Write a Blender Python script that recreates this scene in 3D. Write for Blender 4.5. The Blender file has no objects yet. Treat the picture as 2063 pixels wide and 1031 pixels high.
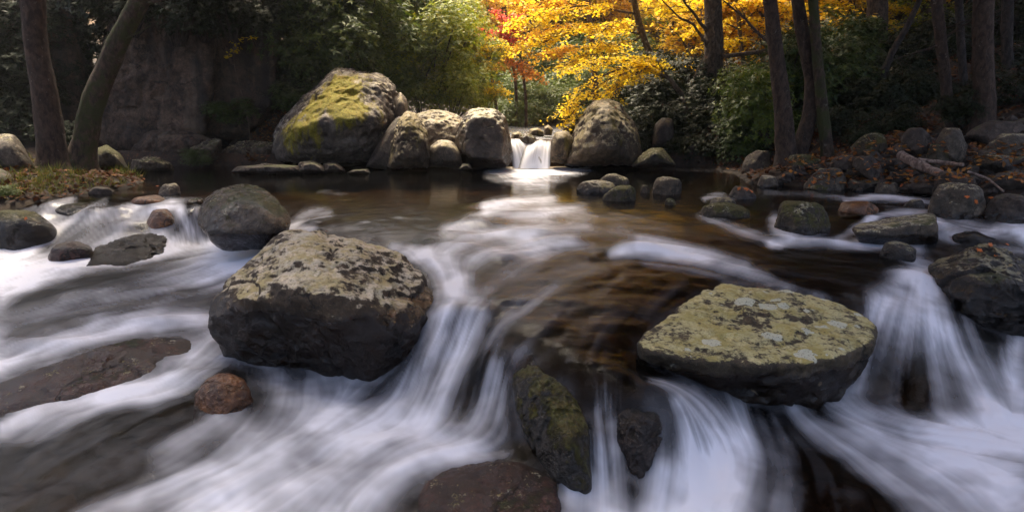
import bpy, bmesh, math, random
import numpy as np
from mathutils import Vector

# ------------------------------------------------------------------ camera, sky, sun, exposure
F, H, PITCH = 1344.0, 1.30, math.radians(12.8)
scene = bpy.context.scene
COL = scene.collection
cam_d = bpy.data.cameras.new('camera')
cam = bpy.data.objects.new('camera', cam_d)
COL.objects.link(cam)
cam_d.sensor_width = 36.0
cam_d.lens = 36.0 * F / 2063.0
cam_d.clip_start, cam_d.clip_end = 0.05, 600
cam.location = (0, 0, H)
cam.rotation_euler = (math.pi / 2 - PITCH, 0, 0)
scene.camera = cam

SUN_DIR = Vector((-0.12, 0.46, 0.95)).normalized()
w = bpy.data.worlds.new('World')
scene.world = w
w.use_nodes = True
nt = w.node_tree
nt.nodes.clear()
sky = nt.nodes.new('ShaderNodeTexSky')
sky.sky_type = 'NISHITA'
sky.sun_disc = False
sky.sun_elevation = math.asin(SUN_DIR.z)
sky.sun_rotation = math.atan2(SUN_DIR.x, SUN_DIR.y)
sky.air_density, sky.dust_density, sky.ozone_density = 0.7, 6.0, 1.0
bg = nt.nodes.new('ShaderNodeBackground')
bg.inputs[1].default_value = 0.13
wo = nt.nodes.new('ShaderNodeOutputWorld')
nt.links.new(sky.outputs[0], bg.inputs[0])
nt.links.new(bg.outputs[0], wo.inputs[0])

sun_d = bpy.data.lights.new('sun', 'SUN')
sun_d.energy = 5.0
sun_d.angle = math.radians(34)
sun_d.color = (1.0, 0.86, 0.64)
sun = bpy.data.objects.new('sun', sun_d)
COL.objects.link(sun)
sun.rotation_euler = (-SUN_DIR).to_track_quat('-Z', 'Y').to_euler()

scene.view_settings.view_transform = 'Standard'
scene.view_settings.look = 'None'
scene.view_settings.gamma = 1.0
scene.view_settings.exposure = 1.52
scene.cycles.max_bounces = 8
scene.cycles.transparent_max_bounces = 12
scene.cycles.diffuse_bounces = 3
scene.cycles.caustics_reflective = False
scene.cycles.caustics_refractive = False

# ------------------------------------------------------------------ geometry helpers
CP, SP = math.cos(PITCH), math.sin(PITCH)

def ray(px, py):
    sx, sy = (px - 1031.5) / F, (515.5 - py) / F
    return sx, CP + sy * SP, -SP + sy * CP

def P(px, py, Y):
    a, b, c = ray(px, py)
    k = Y / b
    return Vector((a * k, Y, H + c * k))

def G(px, py, z=0.0):
    a, b, c = ray(px, py)
    k = (z - H) / c
    return Vector((a * k, b * k, z))

def proj(X, Y, Z):
    d = Y * CP - (Z - H) * SP
    u = Y * SP + (Z - H) * CP
    return 1031.5 + F * X / d, 515.5 - F * u / d

_prng = np.random.RandomState(7)
PERM = _prng.permutation(256)

def vnoise(p, seed=0):
    p = np.asarray(p, float) + seed * 17.31
    i = np.floor(p).astype(int)
    f = p - i
    f = f * f * (3 - 2 * f)
    r = 0
    for dx in (0, 1):
        wx = f[:, 0] if dx else 1 - f[:, 0]
        for dy in (0, 1):
            wy = f[:, 1] if dy else 1 - f[:, 1]
            for dz in (0, 1):
                wz = f[:, 2] if dz else 1 - f[:, 2]
                h = PERM[(PERM[(PERM[(i[:, 0] + dx) & 255] + i[:, 1] + dy) & 255] + i[:, 2] + dz) & 255] / 255.0
                r = r + wx * wy * wz * h
    return r

def fbm(p, seed=0, octv=4, gain=.5):
    p = np.asarray(p, float)
    r, a, t = 0, 1.0, 0
    for k in range(octv):
        r = r + a * (vnoise(p * 2.0 ** k, seed + k * 3) - .5)
        t += a
        a *= gain
    return r / t * 2

def tag(o, label=None, cat=None, group=None, kind=None):
    if label: o['label'] = label
    if cat: o['category'] = cat
    if group: o['group'] = group
    if kind: o['kind'] = kind
    return o

def mesh_np(name, V, Fc, mats, smooth=True, attrs=None, uv=None):
    V = np.asarray(V, np.float32)
    Fc = np.asarray(Fc, np.int32)
    me = bpy.data.meshes.new(name)
    me.vertices.add(len(V))
    me.vertices.foreach_set('co', V.ravel())
    k = Fc.shape[1]
    me.loops.add(Fc.size)
    me.loops.foreach_set('vertex_index', Fc.ravel())
    me.polygons.add(len(Fc))
    me.polygons.foreach_set('loop_start', np.arange(0, Fc.size, k, dtype=np.int32))
    me.polygons.foreach_set('loop_total', np.full(len(Fc), k, np.int32))
    me.polygons.foreach_set('use_smooth', np.full(len(Fc), smooth, bool))
    for m in (mats if isinstance(mats, (list, tuple)) else [mats]):
        me.materials.append(m)
    for an, av in (attrs or {}).items():
        at = me.attributes.new(an, 'FLOAT', 'POINT')
        at.data.foreach_set('value', np.asarray(av, np.float32).ravel())
    me.update()
    me.validate()
    return me

def link(name, me, parent=None, loc=None):
    o = bpy.data.objects.new(name, me)
    COL.objects.link(o)
    if parent: o.parent = parent
    if loc is not None: o.location = loc
    return o

# ------------------------------------------------------------------ material helpers
class NB:
    def __init__(s, name):
        s.m = bpy.data.materials.new(name)
        s.m.use_nodes = True
        s.nt = s.m.node_tree
        s.nt.nodes.clear()
        s.out = s.nt.nodes.new('ShaderNodeOutputMaterial')
    def n(s, t, ins=None, **props):
        x = s.nt.nodes.new(t)
        for k, v in props.items(): setattr(x, k, v)
        for k, v in (ins or {}).items(): s.set(x.inputs[k], v)
        return x
    def set(s, sock, v):
        if isinstance(v, bpy.types.NodeSocket): s.nt.links.new(v, sock)
        elif isinstance(v, (tuple, list)) and len(v) == 3 and sock.type == 'RGBA': sock.default_value = (*v, 1)
        else: sock.default_value = v
    def math(s, op, a, b=None, c=None, clamp=False):
        x = s.nt.nodes.new('ShaderNodeMath')
        x.operation, x.use_clamp = op, clamp
        s.set(x.inputs[0], a)
        if b is not None: s.set(x.inputs[1], b)
        if c is not None: s.set(x.inputs[2], c)
        return x.outputs[0]
    def noise(s, vec, scale, detail=6, rough=.6, dist=0):
        return s.n('ShaderNodeTexNoise', {'Vector': vec, 'Scale': scale, 'Detail': detail, 'Roughness': rough, 'Distortion': dist}).outputs[0]
    def mix(s, f, a, b, blend='MIX'):
        x = s.nt.nodes.new('ShaderNodeMix')
        x.data_type, x.blend_type = 'RGBA', blend
        s.set(x.inputs[0], f); s.set(x.inputs[6], a); s.set(x.inputs[7], b)
        return x.outputs[2]
    def step(s, v, a, b, lo=0., hi=1.):
        x = s.nt.nodes.new('ShaderNodeMapRange')
        x.interpolation_type = 'SMOOTHSTEP'
        s.set(x.inputs[0], v); s.set(x.inputs[1], a); s.set(x.inputs[2], b); s.set(x.inputs[3], lo); s.set(x.inputs[4], hi)
        return x.outputs[0]
    def scalev(s, vec, sc):
        return s.n('ShaderNodeMapping', {'Vector': vec, 'Scale': sc}).outputs[0]
    def surf(s, sh):
        s.nt.links.new(sh, s.out.inputs[0])
        return s.m

def rock_mat(name, c1, c2, lich=0.0, lc=(.50, .46, .34), ls=4.0, lup=.3, moss=0.0, mc=(.06, .07, .012), ms=3.0, mup=.35,
             spots=0.0, wet=None, rough=.8, bump=.5, patches=(), stain=0., pscale=(1, 1, 1), gloss_top=0., crack=1.5):
    b = NB(name)
    tc = b.n('ShaderNodeTexCoord').outputs['Object']
    geo = b.n('ShaderNodeNewGeometry')
    pos = geo.outputs['Position']
    nz = b.n('ShaderNodeSeparateXYZ', {0: geo.outputs['Normal']}).outputs[2]
    n1 = b.noise(tc, 2.6, 8, .65, .4)
    n2 = b.noise(tc, 19, 6, .7)
    n3 = b.noise(tc, 70, 3, .6)
    col = b.mix(b.step(n1, .36, .66), c1, c2)
    col = b.mix(b.step(n2, .35, .75), b.mix(.55, col, (0, 0, 0)), col)
    pale = b.step(n3, .60, .72)
    col = b.mix(b.math('MULTIPLY', pale, .35), col, tuple(min(.6, x * 2.2 + .01) for x in c2))
    if stain:
        st = b.noise(b.scalev(tc, (2.2, 2.2, .16)), 1.0, 6, .6, .3)
        col = b.mix(b.math('MULTIPLY', b.step(st, .50, .66), stain), col, (.012, .010, .009))
        st2 = b.noise(b.scalev(tc, (1.3, 1.3, .12)), 1.3, 5, .6, .2)
        col = b.mix(b.math('MULTIPLY', b.step(st2, .52, .70), stain * .8), col, (.17, .13, .09))
    h = b.math('ADD', b.math('MULTIPLY', n1, .5), b.math('MULTIPLY', n2, .35))
    h = b.math('ADD', h, b.math('MULTIPLY', n3, .10))
    if crack:
        wv_ = b.n('ShaderNodeVectorMath', {0: tc, 1: b.n('ShaderNodeVectorMath', {0: b.n('ShaderNodeTexNoise', {'Vector': tc, 'Scale': 2.4, 'Detail': 6.0, 'Roughness': .65}).outputs[1], 3: .9}, operation='SCALE').outputs[0]}, operation='ADD').outputs[0]
        de = b.n('ShaderNodeTexVoronoi', {'Vector': b.scalev(wv_, (1, 1, .6)), 'Scale': crack}, feature='DISTANCE_TO_EDGE').outputs['Distance']
        ck = b.math('MULTIPLY', b.step(de, 0., .035, 1., 0.), b.step(b.noise(tc, 1.7, 3, .5), .42, .56))
        col = b.mix(b.math('MULTIPLY', ck, .8), col, (.012, .009, .006))
        h = b.math('SUBTRACT', h, b.math('MULTIPLY', ck, .6))
        h = b.math('ADD', h, b.math('MULTIPLY', b.step(de, 0., .5), .5))
    if lich:
        ln = b.noise(tc, ls, 12, .74, .2)
        lf = b.noise(tc, ls * 5.5, 8, .75, .2)
        v = b.math('ADD', b.math('ADD', b.math('MULTIPLY', ln, .62), b.math('MULTIPLY', lf, .38)), b.math('MULTIPLY', nz, lup))
        lm = b.step(v, 1 - lich - .02, 1 - lich + .045)
        ln2 = b.noise(tc, ls * 1.1, 8, .7, .3)
        ln4 = b.noise(b.n('ShaderNodeVectorMath', {0: tc, 1: (3.1, 7.7, 1.3)}).outputs[0], ls * 2.2, 8, .75, .3)
        lcol = b.mix(b.step(ln2, .40, .60), lc, tuple(x * y for x, y in zip(lc, (.74, .68, .42))))
        lcol = b.mix(b.step(ln4, .52, .62), lcol, tuple(x * y for x, y in zip(lc, (1.15, 1.12, 1.1))))
        ln3 = b.noise(tc, ls * 14, 5, .75)
        lcol = b.mix(b.math('MULTIPLY', b.step(ln3, .50, .66), .75), lcol, tuple(x * y for x, y in zip(lc, (.30, .25, .18))))
        col = b.mix(lm, col, lcol)
        h = b.math('ADD', h, b.math('MULTIPLY', lm, .10))
    if spots:
        wv = b.n('ShaderNodeVectorMath', {0: tc, 1: b.n('ShaderNodeVectorMath', {0: b.n('ShaderNodeTexNoise', {'Vector': tc, 'Scale': 14.0, 'Detail': 4.0}).outputs[1], 3: .09}, operation='SCALE').outputs[0]}, operation='ADD').outputs[0]
        vo = b.n('ShaderNodeTexVoronoi', {'Vector': wv, 'Scale': 6.5, 'Randomness': 1.0})
        rnd = b.n('ShaderNodeSeparateColor', {0: vo.outputs['Color']}).outputs[0]
        rad = b.math('MULTIPLY', b.math('SUBTRACT', rnd, 1 - spots), 1.1)
        sm = b.step(b.math('SUBTRACT', rad, vo.outputs['Distance']), .0, .03)
        sp = b.step(b.noise(tc, 85, 2, .5), .60, .66)
        scol = b.mix(sp, (.55, .54, .40), (.05, .05, .035))
        col = b.mix(b.math('MULTIPLY', sm, b.step(nz, -.35, .1)), col, scol)
        h = b.math('ADD', h, b.math('MULTIPLY', sm, .10))
    if moss or patches:
        mn = b.noise(b.scalev(tc, pscale), ms, 9, .7, .3)
        if patches: mn = b.math('SUBTRACT', b.math('MULTIPLY', mn, 1.9), .45)
        v = b.math('ADD', mn, b.math('MULTIPLY', nz, mup))
        for (c, r, k) in patches:
            d = b.n('ShaderNodeVectorMath', {0: pos, 1: tuple(c)}, operation='DISTANCE').outputs[1]
            v = b.math('ADD', v, b.step(d, 0.25 * r, r, k, 0.))
        mm = b.step(v, 1 - moss, 1 - moss + (.28 if patches else .12))
        mn2 = b.noise(tc, 45, 4, .7)
        mn4 = b.noise(tc, 6, 4, .7)
        mcol = b.mix(b.step(mn2, .35, .65), tuple(x * .4 for x in mc), mc)
        mcol = b.mix(b.math('MULTIPLY', b.step(mn4, .45, .65), .5), mcol, tuple(x * y for x, y in zip(mc, (.8, .55, .3))))
        col = b.mix(mm, col, mcol)
        h = b.math('ADD', h, b.math('MULTIPLY', mm, b.math('ADD', .15, b.math('MULTIPLY', mn2, .5))))
    ro = rough
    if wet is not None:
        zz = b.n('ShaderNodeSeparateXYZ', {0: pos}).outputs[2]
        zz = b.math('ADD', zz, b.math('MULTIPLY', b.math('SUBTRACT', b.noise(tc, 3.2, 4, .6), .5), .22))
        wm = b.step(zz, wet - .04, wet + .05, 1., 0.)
        col = b.mix(wm, col, b.mix(1.0, col, (.20, .135, .095), 'MULTIPLY'))  # wet tint, deepened to paint shade onto the undersides as well
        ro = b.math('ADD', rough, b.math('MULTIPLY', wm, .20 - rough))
    if gloss_top:
        gt = b.step(b.noise(tc, 5, 6, .7, .5), .48, .56)
        ro = b.math('SUBTRACT', ro, b.math('MULTIPLY', gt, gloss_top))
    bp = b.n('ShaderNodeBump', {'Height': h, 'Strength': bump, 'Distance': .09}).outputs[0]
    bs = b.n('ShaderNodeBsdfPrincipled', {'Base Color': col, 'Roughness': ro, 'Normal': bp})
    return b.surf(bs.outputs[0])

def leaf_mat(name, cols, trans=.45, rough=.5, spec=.3):
    b = NB(name)
    ri = b.n('ShaderNodeNewGeometry').outputs['Random Per Island']
    cr = b.n('ShaderNodeValToRGB', {0: ri})
    e = cr.color_ramp.elements
    e[0].position, e[0].color = 0, (*cols[0], 1)
    e[1].position, e[1].color = 1, (*cols[-1], 1)
    for i, c in enumerate(cols[1:-1]):
        x = e.new((i + 1) / (len(cols) - 1)); x.color = (*c, 1)
    bs = b.n('ShaderNodeBsdfPrincipled', {'Base Color': cr.outputs[0], 'Roughness': rough, 'Specular IOR Level': spec})
    tr = b.n('ShaderNodeBsdfTranslucent', {0: cr.outputs[0]})
    return b.surf(b.n('ShaderNodeMixShader', {0: trans, 1: bs.outputs[0], 2: tr.outputs[0]}).outputs[0])

def bark_mat(name, c1, c2, lich=.0, moss=.0, scale=1.):
    b = NB(name)
    tc = b.n('ShaderNodeTexCoord').outputs['Object']
    n1 = b.noise(b.scalev(tc, (10 * scale, 10 * scale, 5 * scale)), 1.5, 8, .7, .5)
    n2 = b.noise(tc, 2.2, 6, .65, .3)
    n3 = b.noise(tc, 11, 8, .75, .5)
    col = b.mix(b.step(n1, .38, .64), c1, c2)
    if lich: col = b.mix(b.step(n3, 1 - lich, 1.04 - lich), col, (.22, .19, .15))
    if moss: col = b.mix(b.step(b.math('ADD', n2, b.math('MULTIPLY', n3, .3)), 1 - moss, 1.15 - moss), col, (.055, .06, .014))
    bp = b.n('ShaderNodeBump', {'Height': b.math('ADD', n1, b.math('MULTIPLY', n3, .5)), 'Strength': .9, 'Distance': .07}).outputs[0]
    return b.surf(b.n('ShaderNodeBsdfPrincipled', {'Base Color': col, 'Roughness': .9, 'Normal': bp}).outputs[0])

# ------------------------------------------------------------------ water level of the creek
LEV = [  # photo position of a point of the water surface and its level
 (300,348,0),(600,350,0),(1000,340,0),(1300,345,0),(1500,355,0),(300,385,0),(600,390,0),(800,405,0),(950,395,0),(1100,375,0),(1300,385,0),(1480,400,-.01),(60,360,0),
 (1700,395,-.02),(1850,390,-.02),(2063,395,-.03),(-300,360,0),(2500,380,0),(700,340,0),(1700,345,0),(-200,405,0),
 (60,414,-.01),(200,410,0),(330,410,0),(390,425,-.04),(120,440,-.16),(230,445,-.16),(320,450,-.18),(40,490,-.36),(130,500,-.38),(230,500,-.38),(330,490,-.36),(400,485,-.38),(490,490,-.38),
 (0,560,-.45),(200,560,-.45),(400,560,-.46),(-300,560,-.45),(0,640,-.56),(200,640,-.57),(380,620,-.56),(-300,660,-.58),(-150,480,-.3),
 (100,830,-.76),(350,720,-.67),(460,720,-.68),(-200,830,-.76),(250,780,-.72),(560,790,-.76),(700,830,-.80),(0,930,-.84),(300,930,-.85),(600,930,-.86),(0,1031,-.9),(450,1031,-.92),(850,1031,-.92),(-400,1031,-.9),(700,1300,-1.),(0,1300,-1.),
 (800,900,-.84),(560,700,-.72),(750,770,-.78),
 (700,440,-.02),(640,455,-.06),(580,470,-.2),(530,500,-.36),(850,440,-.02),(950,440,-.05),(1000,480,-.11),(1100,450,-.05),(1100,520,-.16),(900,500,-.11),(850,520,-.14),(1200,430,-.03),(1300,480,-.09),(1300,540,-.18),(1500,440,-.05),(1500,490,-.12),(1650,470,-.11),(1700,520,-.2),(1900,440,-.08),(2063,450,-.08),(2063,500,-.24),(1950,500,-.2),(2300,450,-.1),(2400,540,-.4),
 (1800,450,-.08),(1750,560,-.23),(1500,560,-.23),(1380,580,-.24),(1050,600,-.26),(950,590,-.25),(880,590,-.25),(1150,650,-.31),(1270,640,-.3),(1600,585,-.26),(1700,600,-.29),(1720,640,-.42),
 (880,620,-.28),(960,630,-.29),(1040,690,-.37),(1150,740,-.41),(1220,720,-.40),(1240,770,-.43),
 (850,720,-.55),(920,720,-.55),(820,800,-.76),(900,840,-.78),(980,720,-.46),(980,800,-.68),(960,890,-.82),(1000,900,-.84),(1100,900,-.8),(1190,830,-.52),(1200,880,-.72),(1215,950,-.84),(1080,1031,-.92),
 (1310,765,-.47),(1300,805,-.49),(1370,800,-.5),(1410,850,-.68),(1450,810,-.66),(1330,960,-.84),(1420,920,-.84),(1500,850,-.78),(1250,1031,-.92),(1500,950,-.86),(1700,900,-.86),(1600,1031,-.93),(1850,1031,-.93),(2063,1031,-.93),(1300,1300,-1.),(2000,1300,-1.),(2500,1031,-.95),(1650,840,-.82),
 (1840,545,-.24),(1780,590,-.3),(1740,680,-.52),(1740,760,-.72),(1820,640,-.40),(1830,740,-.66),(1830,840,-.83),(1930,650,-.46),(1960,750,-.70),(1960,860,-.84),(1750,840,-.82),(2040,700,-.62),(2063,780,-.78),(2063,900,-.86),(2300,750,-.75),(1900,560,-.3),(2000,640,-.5),
]
LP = np.array([[*G(a, b, c)[:2], c] for a, b, c in LEV])
_n = len(LP)
_d = np.sqrt(((LP[:, None, :2] - LP[None, :, :2]) ** 2).sum(-1) + .0144)
_A = np.zeros((_n + 1, _n + 1))
_A[:_n, :_n] = _d - np.eye(_n) * .02
_A[:_n, _n] = 1; _A[_n, :_n] = 1
_W = np.linalg.solve(_A, np.append(LP[:, 2], 0))
HUMP = [  # standing waves: photo position, level, half width across the flow, along it, height (m)
 (1010,415,-.03,.35,.16,.06),(1060,432,-.04,.4,.16,.05),(960,455,-.07,.35,.15,.07),(1060,470,-.08,.35,.16,.07),(910,478,-.1,.25,.13,.05),(1130,490,-.12,.3,.15,.06),(1290,503,-.12,.33,.17,.10),(1000,520,-.16,.3,.13,.04),
 (930,500,-.13,.25,.12,.04),(1650,490,-.14,.3,.12,.05),(1570,482,-.12,.2,.12,.04),(1930,470,-.13,.3,.14,.05),(1740,440,-.06,.3,.12,.04),(1790,400,-.02,.35,.15,.05),(1900,455,-.1,.25,.12,.04),(2050,470,-.15,.25,.15,.06),
 (110,420,-.06,.2,.15,.07),(180,425,-.06,.17,.14,.08),(240,425,-.06,.17,.14,.08),(310,422,-.05,.17,.14,.07),(90,455,-.2,.2,.12,.05),(250,455,-.2,.2,.12,.05),(560,465,-.12,.2,.14,.10),(620,440,-.02,.2,.1,.05),
 (930,625,-.28,.16,.12,.05),(1060,610,-.27,.3,.08,.03),(1850,560,-.26,.2,.16,.06),(120,545,-.45,.5,.15,.04),(300,590,-.5,.7,.12,.04),(100,690,-.62,.5,.12,.05),(330,640,-.56,.4,.12,.05),(420,760,-.7,.25,.15,.07),
]
HP = [(G(a, b, c), rx, ry, h) for a, b, c, rx, ry, h in HUMP]

def WZ(X, Y, waves=True):
    X = np.atleast_1d(np.asarray(X, float)); Y = np.atleast_1d(np.asarray(Y, float))
    r = np.empty(X.size)
    for s in range(0, X.size, 60000):
        x, y = X[s:s + 60000], Y[s:s + 60000]
        d = np.sqrt((x[:, None] - LP[:, 0]) ** 2 + (y[:, None] - LP[:, 1]) ** 2 + .0144)
        v = d @ _W[:_n] + _W[_n]
        if waves:
            for c, rx, ry, h in HP:
                v += h * np.exp(-((x - c.x) / rx) ** 2 - ((y - c.y) / ry) ** 2)
        r[s:s + 60000] = np.clip(v, -1.1, .05)
    return r

def W(px, py):
    """the point of the water surface seen at a photo position"""
    z = -.3
    for _ in range(12):
        g = G(px, py, z)
        z = .5 * z + .5 * float(WZ(g.x, g.y)[0])
    return G(px, py, z)

# ------------------------------------------------------------------ ground
BL = np.array([(-5,-9),(4,-9.5),(7,-7.4),(8.6,-6.7),(10,-6.2),(11.4,-6.4),(12.4,-9.2),(16.2,-9.6),(17.5,-4.2),(20,-3.4),(30,-2.8),(120,-6)])
BR = np.array([(-5,9),(7,7.6),(9,7.0),(10.0,6.4),(10.8,5.0),(11.3,4.2),(12.6,4.4),(14.5,4.3),(20,3.6),(40,4.0),(120,6)])

def GZ(X, Y):
    X = np.atleast_1d(np.asarray(X, float)); Y = np.atleast_1d(np.asarray(Y, float))
    lo, hi = np.interp(Y, BL[:, 0], BL[:, 1]), np.interp(Y, BR[:, 0], BR[:, 1])
    b = np.maximum(lo - X, X - hi)
    wz = WZ(np.clip(X, -9, 9), np.clip(Y, 1.5, 14), False)
    up = np.where(b > .2, np.clip((Y - 12.5) / 7, 0, 1), np.clip((Y - 14.15) / .25, 0, 1))
    wz = wz * (1 - up) + .58 * up
    t = np.clip((b + .9) / 1.1, 0, 1); t = t * t * (3 - 2 * t)
    p3 = np.stack([X, Y, X * 0], 1)
    right = X > hi
    z = wz - .30 + t * .42 + np.clip(b, 0, 40) * np.where(right, .17, .09) + np.clip(b, 0, 6) ** 2 * np.where(right, .016, .006)
    z += np.clip(Y - 21, 0, 200) * .20
    z += .16 * fbm(p3 * .9, 3, 5, .6) * np.clip(b + 1, .4, 3) + .05 * fbm(p3 * 4, 5, 3) * (b < .3)
    return z

def gz(x, y): return float(GZ(x, y)[0])

def ground_sheet():
    xs = np.unique(np.concatenate([np.linspace(-70, -12, 40), np.linspace(-12, 12, 200), np.linspace(12, 80, 44)]))
    ys = np.unique(np.concatenate([np.linspace(-6, 1, 12), np.linspace(1, 17, 180), np.linspace(17, 130, 110)]))
    X, Y = np.meshgrid(xs, ys)
    V = np.stack([X.ravel(), Y.ravel(), GZ(X.ravel(), Y.ravel())], 1)
    idx = np.arange(X.size).reshape(X.shape)
    Fc = np.stack([idx[:-1, :-1], idx[:-1, 1:], idx[1:, 1:], idx[1:, :-1]], -1).reshape(-1, 4)
    b = NB('ground_soil')
    tc = b.n('ShaderNodeTexCoord').outputs['Object']
    vo = b.n('ShaderNodeTexVoronoi', {'Vector': b.scalev(tc, (1, 1, .6)), 'Scale': 5.0, 'Randomness': 1.0})
    n = b.noise(tc, 3, 8, .7)
    rr = b.n('ShaderNodeSeparateColor', {0: vo.outputs['Color']}).outputs[0]
    c = b.mix(b.step(rr, .1, .9), (.010, .0065, .0035), (.060, .036, .015))
    c = b.mix(b.step(vo.outputs['Distance'], .35, .75), c, (.008, .005, .003))
    leafy = b.mix(b.step(n, .4, .65), (.016, .010, .006), (.042, .022, .010))
    leafy = b.mix(b.math('MULTIPLY', b.step(b.noise(tc, 28, 4, .7), .56, .66), .7), leafy, (.17, .06, .02))
    yy = b.n('ShaderNodeSeparateXYZ', {0: tc}).outputs
    hill = b.step(yy[1], 24, 40)
    leafy = b.mix(hill, leafy, b.mix(b.step(b.noise(tc, 2.2, 9, .75), .40, .62), (.07, .045, .018), (.26, .13, .03)))
    c = b.mix(b.step(yy[2], -.02, .10), c, leafy)
    h = b.math('SUBTRACT', b.math('MULTIPLY', n, .6), b.math('MULTIPLY', vo.outputs['Distance'], .7))
    bp = b.n('ShaderNodeBump', {'Height': h, 'Strength': .7, 'Distance': .08}).outputs[0]
    m = b.surf(b.n('ShaderNodeBsdfPrincipled', {'Base Color': c, 'Roughness': .85, 'Normal': bp}).outputs[0])
    tag(link('ground', mesh_np('ground', V, Fc, m)), kind='structure')

ground_sheet()

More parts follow.
